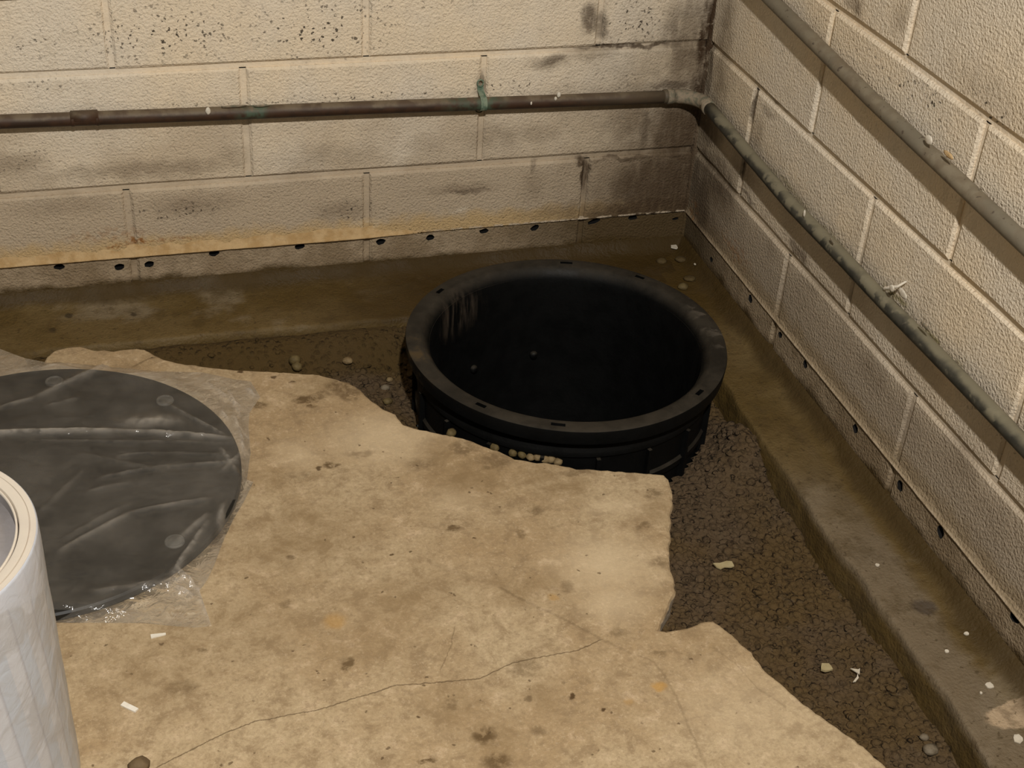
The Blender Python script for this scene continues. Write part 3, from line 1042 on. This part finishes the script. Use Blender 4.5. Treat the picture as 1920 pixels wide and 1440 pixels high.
items.sort(key=rank, reverse=True)
single, rest = items[:300], items[300:]
PM = []
for V, F in PB:
    me = pydata('pebble', V, F, True); me.materials.append(M_GRAVEL); PM.append(me)
for it in single:
    o = bpy.data.objects.new('pebble', PM[it[5]])
    o.location = it[:3]; o.scale = (it[3],) * 3; o.rotation_euler = (it[6], it[7], it[4])
    link(o, gravel)
Vs, Fs, base = [], [], 0
for it in rest:
    V, F = PB[it[5]]
    c, s = math.cos(it[4]), math.sin(it[4])
    R = np.array([[c, -s, 0], [s, c, 0], [0, 0, 1]]) @ np.array(Matrix.Rotation(it[6], 3, 'X'))
    Vs.append(V @ R.T * it[3] + np.array(it[:3])); Fs.append(F + base); base += len(V)
Vs = np.concatenate(Vs); Fs = np.concatenate(Fs)
me = bpy.data.meshes.new('gravel')
me.from_pydata(Vs.tolist(), [], Fs.tolist())
me.polygons.foreach_set('use_smooth', [True] * len(me.polygons))
o = mesh_obj('gravel', me, M_GRAVEL, gravel)
tag(o, kind='stuff')

# ------------------------------------------------------------------ sump basin
basin = empty('sump_basin', (BC[0], BC[1], BZ))
tag(basin, 'round black plastic sump basin sunk in gravel at the wall corner', 'basin')
body = [(.238, -.020), (.238, -.045), (.241, -.049), (.241, -.058), (.237, -.062), (.235, -.110), (.239, -.114), (.239, -.124), (.234, -.128), (.228, -.50), (.0, -.50), (.0, -.49), (.19, -.488), (.200, -.47), (.212, -.13), (.216, -.032), (.218, -.018)]
o = mesh_obj('body', lathe('body', body, 128, True), M_BLACK, basin)
edge_split(o, 40)


def rim_mesh():
    prof = [(.238, -.026), (.2525, -.026), (.2545, -.024), (.2562, -.004), (.2555, -.0012), (.2535, 0.0), (.2455, .0003), (.2385, .0003), (.2325, 0.0), (.2295, -.0012), (.2240, -.0065), (.2195, -.0135), (.2175, -.020), (.2165, -.030)]
    N = 360
    m = len(prof)
    slots = {133: 4, 72: 5, 41: 4, -51: 4, -111: 5, -139: 4}
    band = 6                         # between prof[6] and prof[7]
    cut = set()
    for a, w in slots.items():
        for k in range(-(w // 2), w - w // 2):
            cut.add((a + k) % 360)
    v, f = [], []
    for k in range(N):
        a = math.radians(k)
        wob = 1 + .0012 * math.sin(3 * a + 1) + .0006 * math.sin(7 * a)
        for (r, z) in prof:
            v.append((r * wob * math.cos(a), r * wob * math.sin(a), z + .0010 * math.sin(2 * a + .5)))
    for k in range(N):
        k2 = (k + 1) % N
        for j in range(m - 1):
            if j == band and k in cut: continue
            f.append((k * m + j, k2 * m + j, k2 * m + j + 1, k * m + j + 1))
    # sink the slots
    for k in cut:
        k2 = (k + 1) % N
        q = [k * m + band, k2 * m + band, k2 * m + band + 1, k * m + band + 1]
        d = []
        for i in q:
            p = v[i]; v.append((p[0], p[1], p[2] - .016)); d.append(len(v) - 1)
        f.append(tuple(d))
        f.append((q[0], q[1], d[1], d[0])); f.append((q[3], q[2], d[2], d[3]))
        if (k - 1) % N not in cut: f.append((q[0], q[3], d[3], d[0]))
        if k2 not in cut: f.append((q[1], q[2], d[2], d[1]))
    me = pydata('rim', v, f, True)
    bm = bmesh.new(); bm.from_mesh(me)
    bmesh.ops.remove_doubles(bm, verts=bm.verts[:], dist=1e-6)
    bmesh.ops.recalc_face_normals(bm, faces=bm.faces[:])
    bm.to_mesh(me); bm.free()
    return me


o = mesh_obj('rim', rim_mesh(), M_BLACK, basin)
edge_split(o, 38)
# two moulded bosses on the inner wall and vertical ribs outside
for (az, z) in ((118, -.17), (85, -.17)):
    a = math.radians(az)
    mm = lathe('boss', [(0, .004), (.006, .0035), (.0075, 0), (.0075, -.01), (0, -.01)], 16, False)
    o = mesh_obj('boss', mm, M_BLACK, basin, (.208 * math.cos(a), .208 * math.sin(a), z))
    o.rotation_euler = (0, math.radians(-90), a)
for az in range(-175, 185, 20):
    a = math.radians(az)
    bm = bmesh.new(); add_box(bm, (-.006, -.003, -.30), (.004, .003, -.062))
    o = mesh_obj('rib', bm_mesh('rib', bm), M_BLACK, basin, (.240 * math.cos(a), .240 * math.sin(a), 0))
    o.rotation_euler = (0, 0, a)

# ------------------------------------------------------------------ copper pipes
RP, SO = .0112, .019


def arc(c, r, a0, a1, z, n=9):
    return [(c[0] + r * math.cos(math.radians(a0 + (a1 - a0) * i / n)), c[1] + r * math.sin(math.radians(a0 + (a1 - a0) * i / n)), z) for i in range(n + 1)]


def sag(p0, p1, n, amp, seed):
    out = []
    for i in range(n + 1):
        t = i / n
        j = amp * mnoise.noise((t * 3.1, seed, 0)) * math.sin(math.pi * t)
        out.append((p0[0] + (p1[0] - p0[0]) * t, p0[1] + (p1[1] - p0[1]) * t, p0[2] + (p1[2] - p0[2]) * t + j))
    return out


lp = empty('copper_pipe', (-.019, -.019, .2185))
tag(lp, 'lower copper pipe bending round the corner, dark brown on the back wall', 'pipe')


def pp(name, me, mat, root, **kw):
    for v in me.vertices:
        v.co = v.co - root.location
    return mesh_obj(name, me, mat, root)


zc = .2155
pp('tube', tube_mesh('tube', sag((-2.4, -SO, .262), (-1.16, -SO, .2375), 6, .001, 1) + sag((-1.16, -SO, .2375), (-.07, -SO, zc), 12, .0015, 2)[1:], RP, 18), M_PB, lp)
pp('tube', tube_mesh('tube', sag((-SO, -.075, zc - .001), (-SO, -.42, .196), 8, .001, 3) + sag((-SO, -.42, .196), (-SO, -1.05, .1985), 10, .003, 4)[1:] + [(-SO, -2.6, .19)], RP, 18), M_PR, lp)
rel = .046
pp('elbow', tube_mesh('elbow', [(-.078, -SO, zc + .0004), (-.066, -SO, zc)] + arc((-SO - rel, -SO - rel), rel, 90, 0, zc) + [(-SO, -.066, zc - .001), (-SO, -.078, zc - .0015)], [.0134, .0131] + [.0127] * 10 + [.0131, .0134], 18, jit=.02), M_FLAKE, lp)
for (u0, u1) in ((133, 138), (180, 184)):
    a = ony(u0, 222, -SO)[0]; b = ony(u1, 222, -SO)[0]
    z = .262 + (.2375 - .262) * ((a + 2.4) / 1.24)
    pp('solder_ring', tube_mesh('solder_ring', [(a - .001, -SO, z), (a, -SO, z), (b, -SO, z), (b + .001, -SO, z)], [.0112, .0121, .0121, .0112], 18), M_PB, lp)
a = ony(133, 222, -SO)[0]; b = ony(184, 222, -SO)[0]
pp('coupling', tube_mesh('coupling', [(a, -SO, .2378), (b, -SO, .2373)], .0116, 18), M_PB, lp)
a = ony(1246, 180, -SO)[0]
pp('solder_ring', tube_mesh('solder_ring', [(a - .003, -SO, zc + .001), (a - .001, -SO, zc + .001), (a + .009, -SO, zc + .0006), (a + .011, -SO, zc + .0006)], [.0115, .0126, .0126, .0115], 18), M_PB, lp)
# strap hanger with an eye at its top
hx = ony(905, 185, -SO)[0]
hz = .2235
st = []
for i in range(17):
    t = math.radians(-100 + 200 * i / 16)
    st.append((hx, -SO - .0128 * math.cos(t), hz + .0128 * math.sin(t)))
def ribbon(name, pts, w, axis, th=.0012):
    bm = bmesh.new()
    A = Vector(axis) * (w / 2)
    prev = None
    n = len(pts)
    for i, p in enumerate(pts):
        p = Vector(p)
        t = (Vector(pts[min(i + 1, n - 1)]) - Vector(pts[max(i - 1, 0)])).normalized()
        nn = t.cross(Vector(axis)).normalized() * (th / 2)
        q = [bm.verts.new(p + A + nn), bm.verts.new(p - A + nn), bm.verts.new(p - A - nn), bm.verts.new(p + A - nn)]
        if prev:
            for k in range(4): bm.faces.new((prev[k], prev[(k + 1) % 4], q[(k + 1) % 4], q[k]))
        prev = q
    return bm_mesh(name, bm)
st = [(hx, -.002, hz - .0155)] + st + [(hx, -.004, hz + .017), (hx - .001, -.003, hz + .024)]
pp('strap', ribbon('strap', st, .011, (1, 0, 0)), M_GREEN, lp)
eye = [(hx - .001 + .0052 * math.cos(2 * math.pi * i / 14), -.004, hz + .030 + .0062 * math.sin(2 * math.pi * i / 14)) for i in range(15)]
pp('hanger_eye', tube_mesh('hanger_eye', eye, .0015, 6), M_GREEN, lp)
eye = [(hx - .0015 + .0065 * math.cos(math.pi * (1 + i / 10)), -.006, hz - .0165 + .006 * math.sin(math.pi * (1 + i / 10))) for i in range(11)]
pp('hook', tube_mesh('hook', eye, .0012, 6), M_PB, lp)
# painted hook on the right wall run
q = onx(1680, 545, -.008)
pts = [(q[0] + .006, q[1] - .010, q[2] + .020), (q[0] - .004, q[1] - .008, q[2] + .012), (q[0] - .006, q[1] + .004, q[2] + .004), (q[0] - .010, q[1] + .012, q[2] - .003), (q[0] - .006, q[1] + .018, q[2] - .002)]
pp('hook', tube_mesh('hook', pts, [.0014, .002, .0026, .0026, .0014], 8), M_WHITE, lp)


def splat(u, v, plane, a, b, root, mat=M_WHITE, off=RP):
    """paint drip sitting on a pipe"""
    p = ony(u, v, -SO - off * .93) if plane == 'y' else onx(u, v, -SO - off * .85)
    bm = bmesh.new()
    bmesh.ops.create_icosphere(bm, subdivisions=2, radius=1)
    for w in bm.verts:
        k = 1 + .3 * mnoise.noise(tuple(w.co * 2 + Vector((u, v, 0))))
        if plane == 'y': w.co = Vector((p[0] + w.co.x * a * k, p[1] + w.co.y * .0011, p[2] + w.co.z * b * k))
        else: w.co = Vector((p[0] + w.co.x * .0013, p[1] + w.co.y * a * k, p[2] + w.co.z * b * k))
    pp('paint_drip', bm_mesh('paint_drip', bm, True), mat, root)


splat(390, 208, 'y', .0042, .0065, lp)
splat(1048, 178, 'y', .0035, .005, lp); splat(1042, 185, 'y', .0028, .004, lp); splat(996, 194, 'y', .0018, .0035, lp)
splat(437, 199, 'y', .022, .0022, lp, M_FLAKE, .010); splat(490, 198, 'y', .014, .0022, lp, M_FLAKE, .010)
splat(1692, 550, 'x', .012, .006, lp); splat(1672, 540, 'x', .006, .005, lp)
splat(1508, 400, 'x', .0028, .006, lp)
splat(1296, 178, 'y', .012, .006, lp, M_GREEN); splat(1280, 186, 'y', .012, .006, lp, M_GREEN); splat(1312, 180, 'y', .008, .005, lp, M_FLAKE)
for (u, v, a) in ((1735, 612, .012), (1560, 452, .007)):
    splat(u, v, 'x', a, .0030, lp, M_FLAKE)

up_ = empty('copper_pipe', (-.019, -.019, .476))
tag(up_, 'upper taupe painted pipe slanting down along the right wall', 'pipe')
zc = .476
pp('tube', tube_mesh('tube', [(-2.4, -SO, .424)] + sag((-1.2, -SO, .4485), (-.075, -SO, zc), 8, .001, 5), RP, 18), M_PU, up_)
pp('tube', tube_mesh('tube', sag((-SO, -.075, zc), (-SO, -.58, .4385), 8, .001, 6) + sag((-SO, -.58, .4385), (-SO, -.98, .417), 6, .001, 7)[1:] + [(-SO, -2.6, .335)], RP, 18), M_PU, up_)
pp('elbow', tube_mesh('elbow', [(-.078, -SO, zc), (-.066, -SO, zc)] + arc((-SO - rel, -SO - rel), rel, 90, 0, zc) + [(-SO, -.066, zc), (-SO, -.078, zc)], [.0134, .0131] + [.0127] * 10 + [.0131, .0134], 18), M_PU, up_)
splat(1741, 262, 'x', .009, .0062, up_)
splat(1778, 290, 'x', .012, .0035, up_, M_LIP)

# ------------------------------------------------------------------ basin lid
LC = np.array([-1.178, -.617]); LR = .268
lid = empty('basin_lid', (LC[0], LC[1], ZS + .0012))
tag(lid, 'round flat black basin lid lying in a clear plastic bag on the slab', 'lid')
prof = [(0, 0), (LR - .002, 0), (LR, .002), (LR, .0095), (LR - .0025, .012), (LR - .018, .012), (LR - .021, .0108), (LR - .05, .0108), (LR - .053, .012), (0, .012)]
o = mesh_obj('disc', lathe('disc', prof, 160, False), M_LID, lid)
edge_split(o, 30)
for p in ((335, 735), (105, 695), (320, 1012)):
    w = onz(*p, ZS + .013)
    d = np.array(w[:2]) - LC
    d = d / np.hypot(*d) * (LR - .034)
    mm = lathe('plug', [(0, .0125), (.0085, .0125), (.0095, .0115), (.0105, .0136), (.0120, .0136), (.0128, .0115), (.0128, .010)], 24, False)
    mesh_obj('plug', mm, M_BOLT, lid, (d[0], d[1], 0))

# ------------------------------------------------------------------ clear plastic bag over the lid
bag_px = [(-120, 640), (0, 655), (45, 672), (90, 681), (160, 693), (240, 700), (300, 697), (380, 699), (440, 712), (470, 716), (488, 745), (468, 775), (466, 800), (470, 850), (463, 900), (475, 905), (458, 940), (438, 974), (420, 1012), (402, 1060), (388, 1090), (374, 1108), (385, 1140), (397, 1175), (362, 1178), (320, 1174), (270, 1169), (200, 1169), (100, 1168), (0, 1165), (-150, 1150)]
bag_w = [tuple(onz(*p)[:2]) for p in bag_px] + [(-1.52, -.80), (-1.56, -.6), (-1.53, -.36)]


def bag_height(x, y):
    r = math.hypot(x - LC[0], y - LC[1])
    t = (LR + .006 - r) / .045
    base = .0020 + .0135 * max(0.0, min(1.0, t + 1.0 if t < 0 else 1.0))
    if t < 0: base = .0020 + .0135 * max(0.0, 1 + t) ** 2 * 1.0
    base = max(base, .0150 if r < LR + .004 else 0)
    return base


RIDGES = []
for (a, b, h, w) in (((-60, 834), (230, 828), .010, .009), ((230, 828), (436, 842), .009, .007), ((240, 812), (330, 808), .008, .02), ((310, 775), (436, 842), .006, .004), ((0, 785), (70, 765), .006, .008), ((70, 765), (215, 696), .006, .010), ((90, 780), (150, 766), .004, .005), ((0, 720), (130, 700), .004, .006), ((60, 845), (440, 850), .004, .004), ((225, 874), (300, 868), .004, .004), ((300, 868), (440, 872), .004, .003),
                     ((190, 915), (300, 895), .005, .005), ((300, 895), (446, 885), .005, .005), ((120, 1050), (250, 980), .006, .007), ((250, 980), (390, 955), .006, .006), ((130, 1025), (240, 965), .004, .005), ((170, 940), (245, 925), .004, .006), ((338, 1088), (378, 1112), .013, .005), ((305, 1112), (345, 1098), .010, .005), ((330, 1112), (362, 1122), .010, .005), ((372, 1108), (392, 1168), .010, .004), ((405, 690), (430, 712), .008, .004), ((452, 818), (468, 826), .010, .004), ((452, 840), (466, 862), .010, .004), ((415, 790), (428, 806), .008, .004), ((440, 760), (452, 772), .008, .004), ((420, 965), (412, 1010), .006, .008), ((440, 790), (462, 870), .009, .005), ((430, 740), (450, 790), .009, .005), ((390, 725), (430, 755), .008, .005), ((462, 735), (480, 748), .011, .004), ((340, 1030), (390, 985), .006, .008), ((180, 1130), (330, 1110), .005, .010), ((110, 690), (150, 684), .007, .010), ((420, 900), (456, 868), .006, .005), ((150, 870), (330, 905), .003, .006), ((60, 1000), (160, 900), .003, .008), ((390, 1000), (320, 1105), .007, .006), ((416, 860), (445, 905), .007, .004)):
    RIDGES.append((np.array(onz(*a)[:2]), np.array(onz(*b)[:2]), h, w))
RA = np.array([r[0] for r in RIDGES]); RB = np.array([r[1] for r in RIDGES]); RH = np.array([r[2] for r in RIDGES]); RW = np.array([r[3] for r in RIDGES])


def ridge_h(x, y):
    d = RB - RA
    L2 = (d ** 2).sum(1)
    t = np.clip((((x, y) - RA) * d).sum(1) / L2, 0, 1)
    q = RA + d * t[:, None] - (x, y)
    dist = np.sqrt((q ** 2).sum(1))
    taper = np.sin(np.pi * np.clip(t * .8 + .1, 0, 1)) ** .5
    return float((RH * taper * np.exp(-(dist / RW * 1.4) ** 1.5)).max())


def bag():
    poly = resample(bag_w, .0034)
    bx = np.array([tuple(p) for p in poly])
    pts = [Vector((p.x, p.y)) for p in poly]
    n = len(pts)
    g = .0034
    def inside(x, y):
        px, py = bx[:, 0], bx[:, 1]; qx, qy = np.roll(px, -1), np.roll(py, -1)
        c = ((py > y) != (qy > y))
        return np.count_nonzero(c & (x < px + (y - py) / np.where(qy == py, 1e-9, qy - py) * (qx - px))) % 2
    for x in np.arange(bx[:, 0].min(), bx[:, 0].max(), g):
        for y in np.arange(bx[:, 1].min(), bx[:, 1].max(), g):
            xx, yy = x + rng.uniform(-.3, .3) * g, y + rng.uniform(-.3, .3) * g
            if inside(xx, yy) and ((bx - (xx, yy)) ** 2).sum(1).min() > (.6 * g) ** 2:
                pts.append(Vector((xx, yy)))
    res = delaunay_2d_cdt(pts, [], [list(range(n))], 1, 1e-7)
    V2 = res[0]
    v, f, cre = [], [], []
    for p in V2:
        e = math.sqrt(((bx - (p.x, p.y)) ** 2).sum(1).min())
        k = min(1, e / .012)
        r = math.hypot(p.x - LC[0], p.y - LC[1])
        wr = .0022 * abs(mnoise.noise((p.x * 30, p.y * 30, 1))) + .0016 * abs(mnoise.noise((p.x * 75, p.y * 75, 3)))
        rim = 1 if LR - .01 < r else .6
        rh = ridge_h(p.x, p.y)
        cre.append(min(1.0, rh / .008) ** 1.5)
        v.append((p.x, p.y, ZS + .0012 + k * (bag_height(p.x, p.y) + rh * .9 + wr * (1.15 if r > LR else 0.8))))
    f = [tuple(t) for t in res[2]]
    m = len(v)
    # underside film, flat on the slab, welded along the rim of the outline
    for p in V2:
        v.append((p.x, p.y, ZS + .0006))
    f += [tuple(i + m for i in reversed(t)) for t in res[2]]
    me = pydata('plastic_bag', v, f, True)
    at = me.attributes.new('crease', 'FLOAT', 'POINT')
    at.data.foreach_set('value', cre + [0.0] * m)
    return me


o = mesh_obj('plastic_bag', bag(), M_FILM)
tag(o, 'crinkled clear plastic bag wrapped around the black lid on the slab', 'bag')

# ------------------------------------------------------------------ white roll of liner
RH_, RO = .335, .1366
roll = empty('liner_roll', (-1.2700, -1.1131, ZS))
tag(roll, 'upright roll of white plastic liner standing on the slab beside the bagged lid', 'roll')
prof = [(.1195, .004), (.1350, 0.0), (.1362, .002), (RO, .01)]
for i in range(1, 12): prof.append((RO + .0004 * math.sin(i * 1.9), .01 + (RH_ - .013) * i / 12))
prof += [(RO, RH_ - .003), (RO - .0006, RH_ - .0006), (RO - .0015, RH_)]
o = mesh_obj('outer_wrap', lathe('outer_wrap', prof, 160, False), M_ROLL, roll)
# wound layers: the spiral edge on top
N = 160
prof_t = [(RO - .0012, RH_ - .004), (RO - .0015, RH_ + .0004), (.1300, RH_ + .0002), (.1296, RH_ - .0010), (.1292, RH_ - .0012), (.1289, RH_ + .0006), (.1225, RH_ + .0002), (.1205, RH_ - .0003), (.1197, RH_ - .002), (.1195, .004)]
o = mesh_obj('wound_layers', lathe('wound_layers', prof_t, N, False), M_ROLLTOP, roll)
edge_split(o, 30)
prof_c = [(.1186, .003), (.1186, RH_ - .0035), (.1184, RH_ - .0010), (.1170, RH_ - .0010), (.1167, RH_ - .002), (.1166, .003)]
o = mesh_obj('core_tube', lathe('core_tube', prof_c, N, True), M_CORE, roll)
prof_l = [(.1187, RH_ - .003), (.1186, RH_ - .0004), (.1168, RH_ - .0004), (.1166, RH_ - .003)]
mesh_obj('end_plug', lathe('end_plug', [(0, RH_ - .014), (.1164, RH_ - .014), (.1164, RH_ - .03), (0, RH_ - .03)], N, False), M_CORE, roll)
o = mesh_obj('core_edge', lathe('core_edge', prof_l, N, False), M_ROLLTOP, roll)

# ------------------------------------------------------------------ loose pebbles and paint chips
def stone_mesh(seed, a, b, c):
    bm = bmesh.new()
    bmesh.ops.create_icosphere(bm, subdivisions=2, radius=1)
    for v in bm.verts:
        k = 1 + .22 * mnoise.noise(tuple(v.co * 1.2 + Vector((seed * 3.1, 0, 0)))) + .06 * mnoise.noise(tuple(v.co * 4 + Vector((seed, 0, 0))))
        v.co = Vector((v.co.x * a * k, v.co.y * b * k, v.co.z * c * k))
    return bm_mesh('pebble', bm, True)


def stone(u, v, z, a, label, mat, b=None, c=None, rz=0, group=None):
    p = onz(u, v, z)
    b = b or a * .85; c = c or a * .6
    o = mesh_obj('pebble', stone_mesh(int(u * 7 + v), a, b, c), mat)
    o.location = (p[0], p[1], z); o.rotation_euler = (0, 0, rz)
    tag(o, label, 'pebble', group)
    return o


from mathutils.bvhtree import BVHTree
TREES = []
for nm in ('trim_1', 'trim_2', 'gravel_bed'):
    me = bpy.data.objects[nm].data
    TREES.append(BVHTree.FromPolygons([q.co for q in me.vertices], [tuple(p.vertices) for p in me.polygons]))


def hit(u, v, lift=0.0):
    """height of the mud or footing seen at a pixel"""
    d = Vector(ray(u, v)).normalized(); best = None
    for t in TREES:
        h = t.ray_cast(Vector(CP), d)
        if h[0] is not None and (best is None or h[3] < best[1]): best = (h[0], h[3])
    return best[0].z + lift


def gz(u, v, k=.4, a=.008):
    return hit(u, v, a * k)


stone(262, 1434, ZS + .0075, .0115, 'brown angular pebble lying alone on the slab beside the white roll', simple('pebble_brown', (.135, .090, .045), .75, (.09, .058, .028), 100), .0095, .0085)
M_SILT = simple('silty_pebble', (.088, .058, .020), .8, (.062, .038, .012), 120)
stone(1281, 537, gz(1281, 537, .5), .0105, 'pale tan pebble in the corner silt, beside the basin rim', M_PEB[1], .009, .0055)
stone(1293, 522, gz(1293, 522, .3), .012, 'ochre pebble half sunk in silt just behind the pale tan one', M_SILT, .010, .005)
stone(1276, 486, gz(1276, 486, .3), .011, 'brown pebble half sunk in silt below the white paint chip in the corner', M_SILT, .010, .005)
stone(1240, 489, gz(1240, 489, .3), .010, 'small flat ochre pebble in silt behind the basin rim', M_SILT, .009, .005)
stone(553, 674, gz(553, 674, .6, .012), .0105, 'upper olive pebble of the pair by the slab edge behind the basin lid', M_PEB[1], .009, .009)
stone(557, 687, gz(557, 687, .6, .010), .0090, 'lower olive pebble of the pair by the slab edge behind the basin lid', M_PEB[1], .0085, .008)
stone(652, 676, gz(652, 676, .6, .009), .0095, 'tan pebble in gravel between the olive pair and the basin', M_PEB[0], .008, .006)
stone(722, 727, gz(722, 727, .6, .009), .0085, 'grey pebble at the edge of the shadow left of the basin', M_PEB[2], .006, .006)
stone(731, 712, gz(731, 712, .6, .007), .0065, 'small tan pebble touching the basin shadow, above the grey one', M_PEB[0])
stone(727, 752, gz(727, 752, .6, .009), .0085, 'olive pebble at the slab edge in the basin shadow', M_PEB[1])
row = [(846, 812, .0085, 'lone olive pebble showing over the slab edge under the basin front', 1), (928, 838, .0085, 'brown pebble over the slab edge, first of the row under the basin', 1), (962, 848, .0080, 'greenish pebble over the slab edge, second of the row under the basin', 1), (979, 852, .0080, 'olive pebble over the slab edge, third of the row under the basin', 1),
       (995, 857, .0072, 'tan pebble over the slab edge, fourth of the row under the basin', 0), (1008, 857, .0080, 'tan pebble over the slab edge, fifth of the row under the basin', 0), (1022, 861, .0080, 'pale tan pebble over the slab edge, sixth of the row under the basin', 0), (1034, 860, .0085, 'pale pebble over the slab edge, seventh of the row under the basin', 0), (1046, 866, .0072, 'end pebble of the row under the basin, nearest the slab corner', 0)]
for (u, v, a, lab, k) in row:
    stone(u, v, -.078, a, lab, M_PEB[k], a * .9, a * .8, u, 'pebbles between basin and slab')
stone(1432, 1398 - 8, gz(1432, 1390, .5), .006, 'dull pebble in the gravel beside the slab edge', M_PEB[2]) if False else None
stone(1733, 1382, gz(1733, 1382, .5), .0065, 'pale round pebble in the gravel against the right footing', M_PEB[2])
stone(1745, 1406, gz(1745, 1406, .5, .01), .0100, 'larger pale pebble in the gravel against the right footing', M_PEB[2])


def chip(u, v, z, pts, label, mat, th=.0015, cat='paint chip', name='paint_chip', rz=0):
    p = onz(u, v, z)
    bm = bmesh.new()
    n = len(pts)
    up = [bm.verts.new((q[0], q[1], th + .0006 * mnoise.noise((q[0] * 200, q[1] * 200, u)))) for q in pts]
    lo = [bm.verts.new((q[0], q[1], 0)) for q in pts]
    bm.faces.new(up); bm.faces.new(lo[::-1])
    for i in range(n): bm.faces.new((up[i], lo[i], lo[(i + 1) % n], up[(i + 1) % n]))
    o = mesh_obj(name, bm_mesh('chip', bm), mat)
    o.location = (p[0], p[1], z); o.rotation_euler = (0, 0, rz)
    tag(o, label, cat)


def rag(a, b, seed, n=9):
    r = random.Random(seed)
    return [(a * math.cos(2 * math.pi * i / n) * r.uniform(.75, 1.15), b * math.sin(2 * math.pi * i / n) * r.uniform(.75, 1.15)) for i in range(n)]


M_CHIPY = simple('yellowed_paint_chip', (.40, .33, .18), .7, (.34, .27, .14), 60)
M_CHIPW = simple('white_paint_chip', (.62, .55, .44), .7, (.52, .45, .34), 60)
chip(1264, 463, hit(1264, 463, .0015), rag(.0075, .0095, 1), 'white oval paint chip on the footing in the wall corner', M_CHIPW)
chip(1303, 496, gz(1303, 496, .3, .006), rag(.002, .003, 21, 7), 'tiny white paint speck in the corner silt beside the right wall', M_CHIPW)
chip(1357, 1061, gz(1357, 1061, .9, .009), [(-.014, .007), (-.004, .0055), (.008, .0075), (.0145, .005), (.014, -.005), (.009, -.0065), (0, -.004), (-.008, -.0068), (-.012, -.002)], 'large cream paint chip on gravel right of the slab corner', M_CHIPY, .002)
chip(1549, 1253, gz(1549, 1253, .9, .009), rag(.0085, .008, 3), 'round yellowish chip on gravel, left of the two white flakes', M_CHIPY, .003)
chip(1606, 1259, gz(1606, 1259, .9, .009), [(-.006, .006), (.003, .002), (.0065, .003), (.001, -.006)], 'upper triangular white paint flake on the gravel', M_CHIPW)
chip(1604, 1272, gz(1604, 1272, .9, .009), [(-.007, -.006), (.002, .001), (.006, .006), (.004, -.001), (-.003, -.006)], 'lower slanting white paint flake on the gravel', M_CHIPW)
k = 0
for (u, v, a, lab) in ((1855, 1286, .0065, 'white paint flake halfway across the right footing'), (1909, 1386, .0075, 'white paint flake on the right footing below the tan plaster patch'), (1645, 1060, .0032, 'tiny white paint speck on the right footing beside the mud ridge'), (1812, 1189, .0035, 'tiny white paint speck on the right footing right of the dark stain'), (1775, 1222, .003, 'tiny white paint speck on the right footing below the dark stain'), (1839, 1300, .002, 'smallest white paint speck on the right footing, beside the flake')):
    k += 1
    chip(u, v, hit(u, v, .0006), rag(a, a * .9, 30 + k, 7), lab, M_CHIPW)
M_SLIV = simple('white_plastic_sliver', (.74, .70, .62), .5, (.66, .61, .52), 60)
def dirbar(a, b, w0, w1):
    A, Bp = np.array(onz(*a)[:2]), np.array(onz(*b)[:2])
    c = (A + Bp) / 2; d = (Bp - A); L = np.hypot(*d); d = d / L; n = np.array([-d[1], d[0]])
    return [tuple(A - c + n * w0), tuple(A - c - n * w0), tuple(Bp - c - n * w1), tuple(Bp - c + n * w1)]
chip(297, 1192, ZS, dirbar((284, 1194), (312, 1189), .0032, .0012), 'thin white plastic sliver on the slab just below the bag', M_SLIV, .0015, 'plastic sliver', 'plastic_sliver')
chip(243, 1327, ZS, dirbar((230, 1321), (257, 1334), .0030, .0030), 'white plastic stick on the slab beside the roll', M_SLIV, .002, 'plastic sliver', 'plastic_sliver')
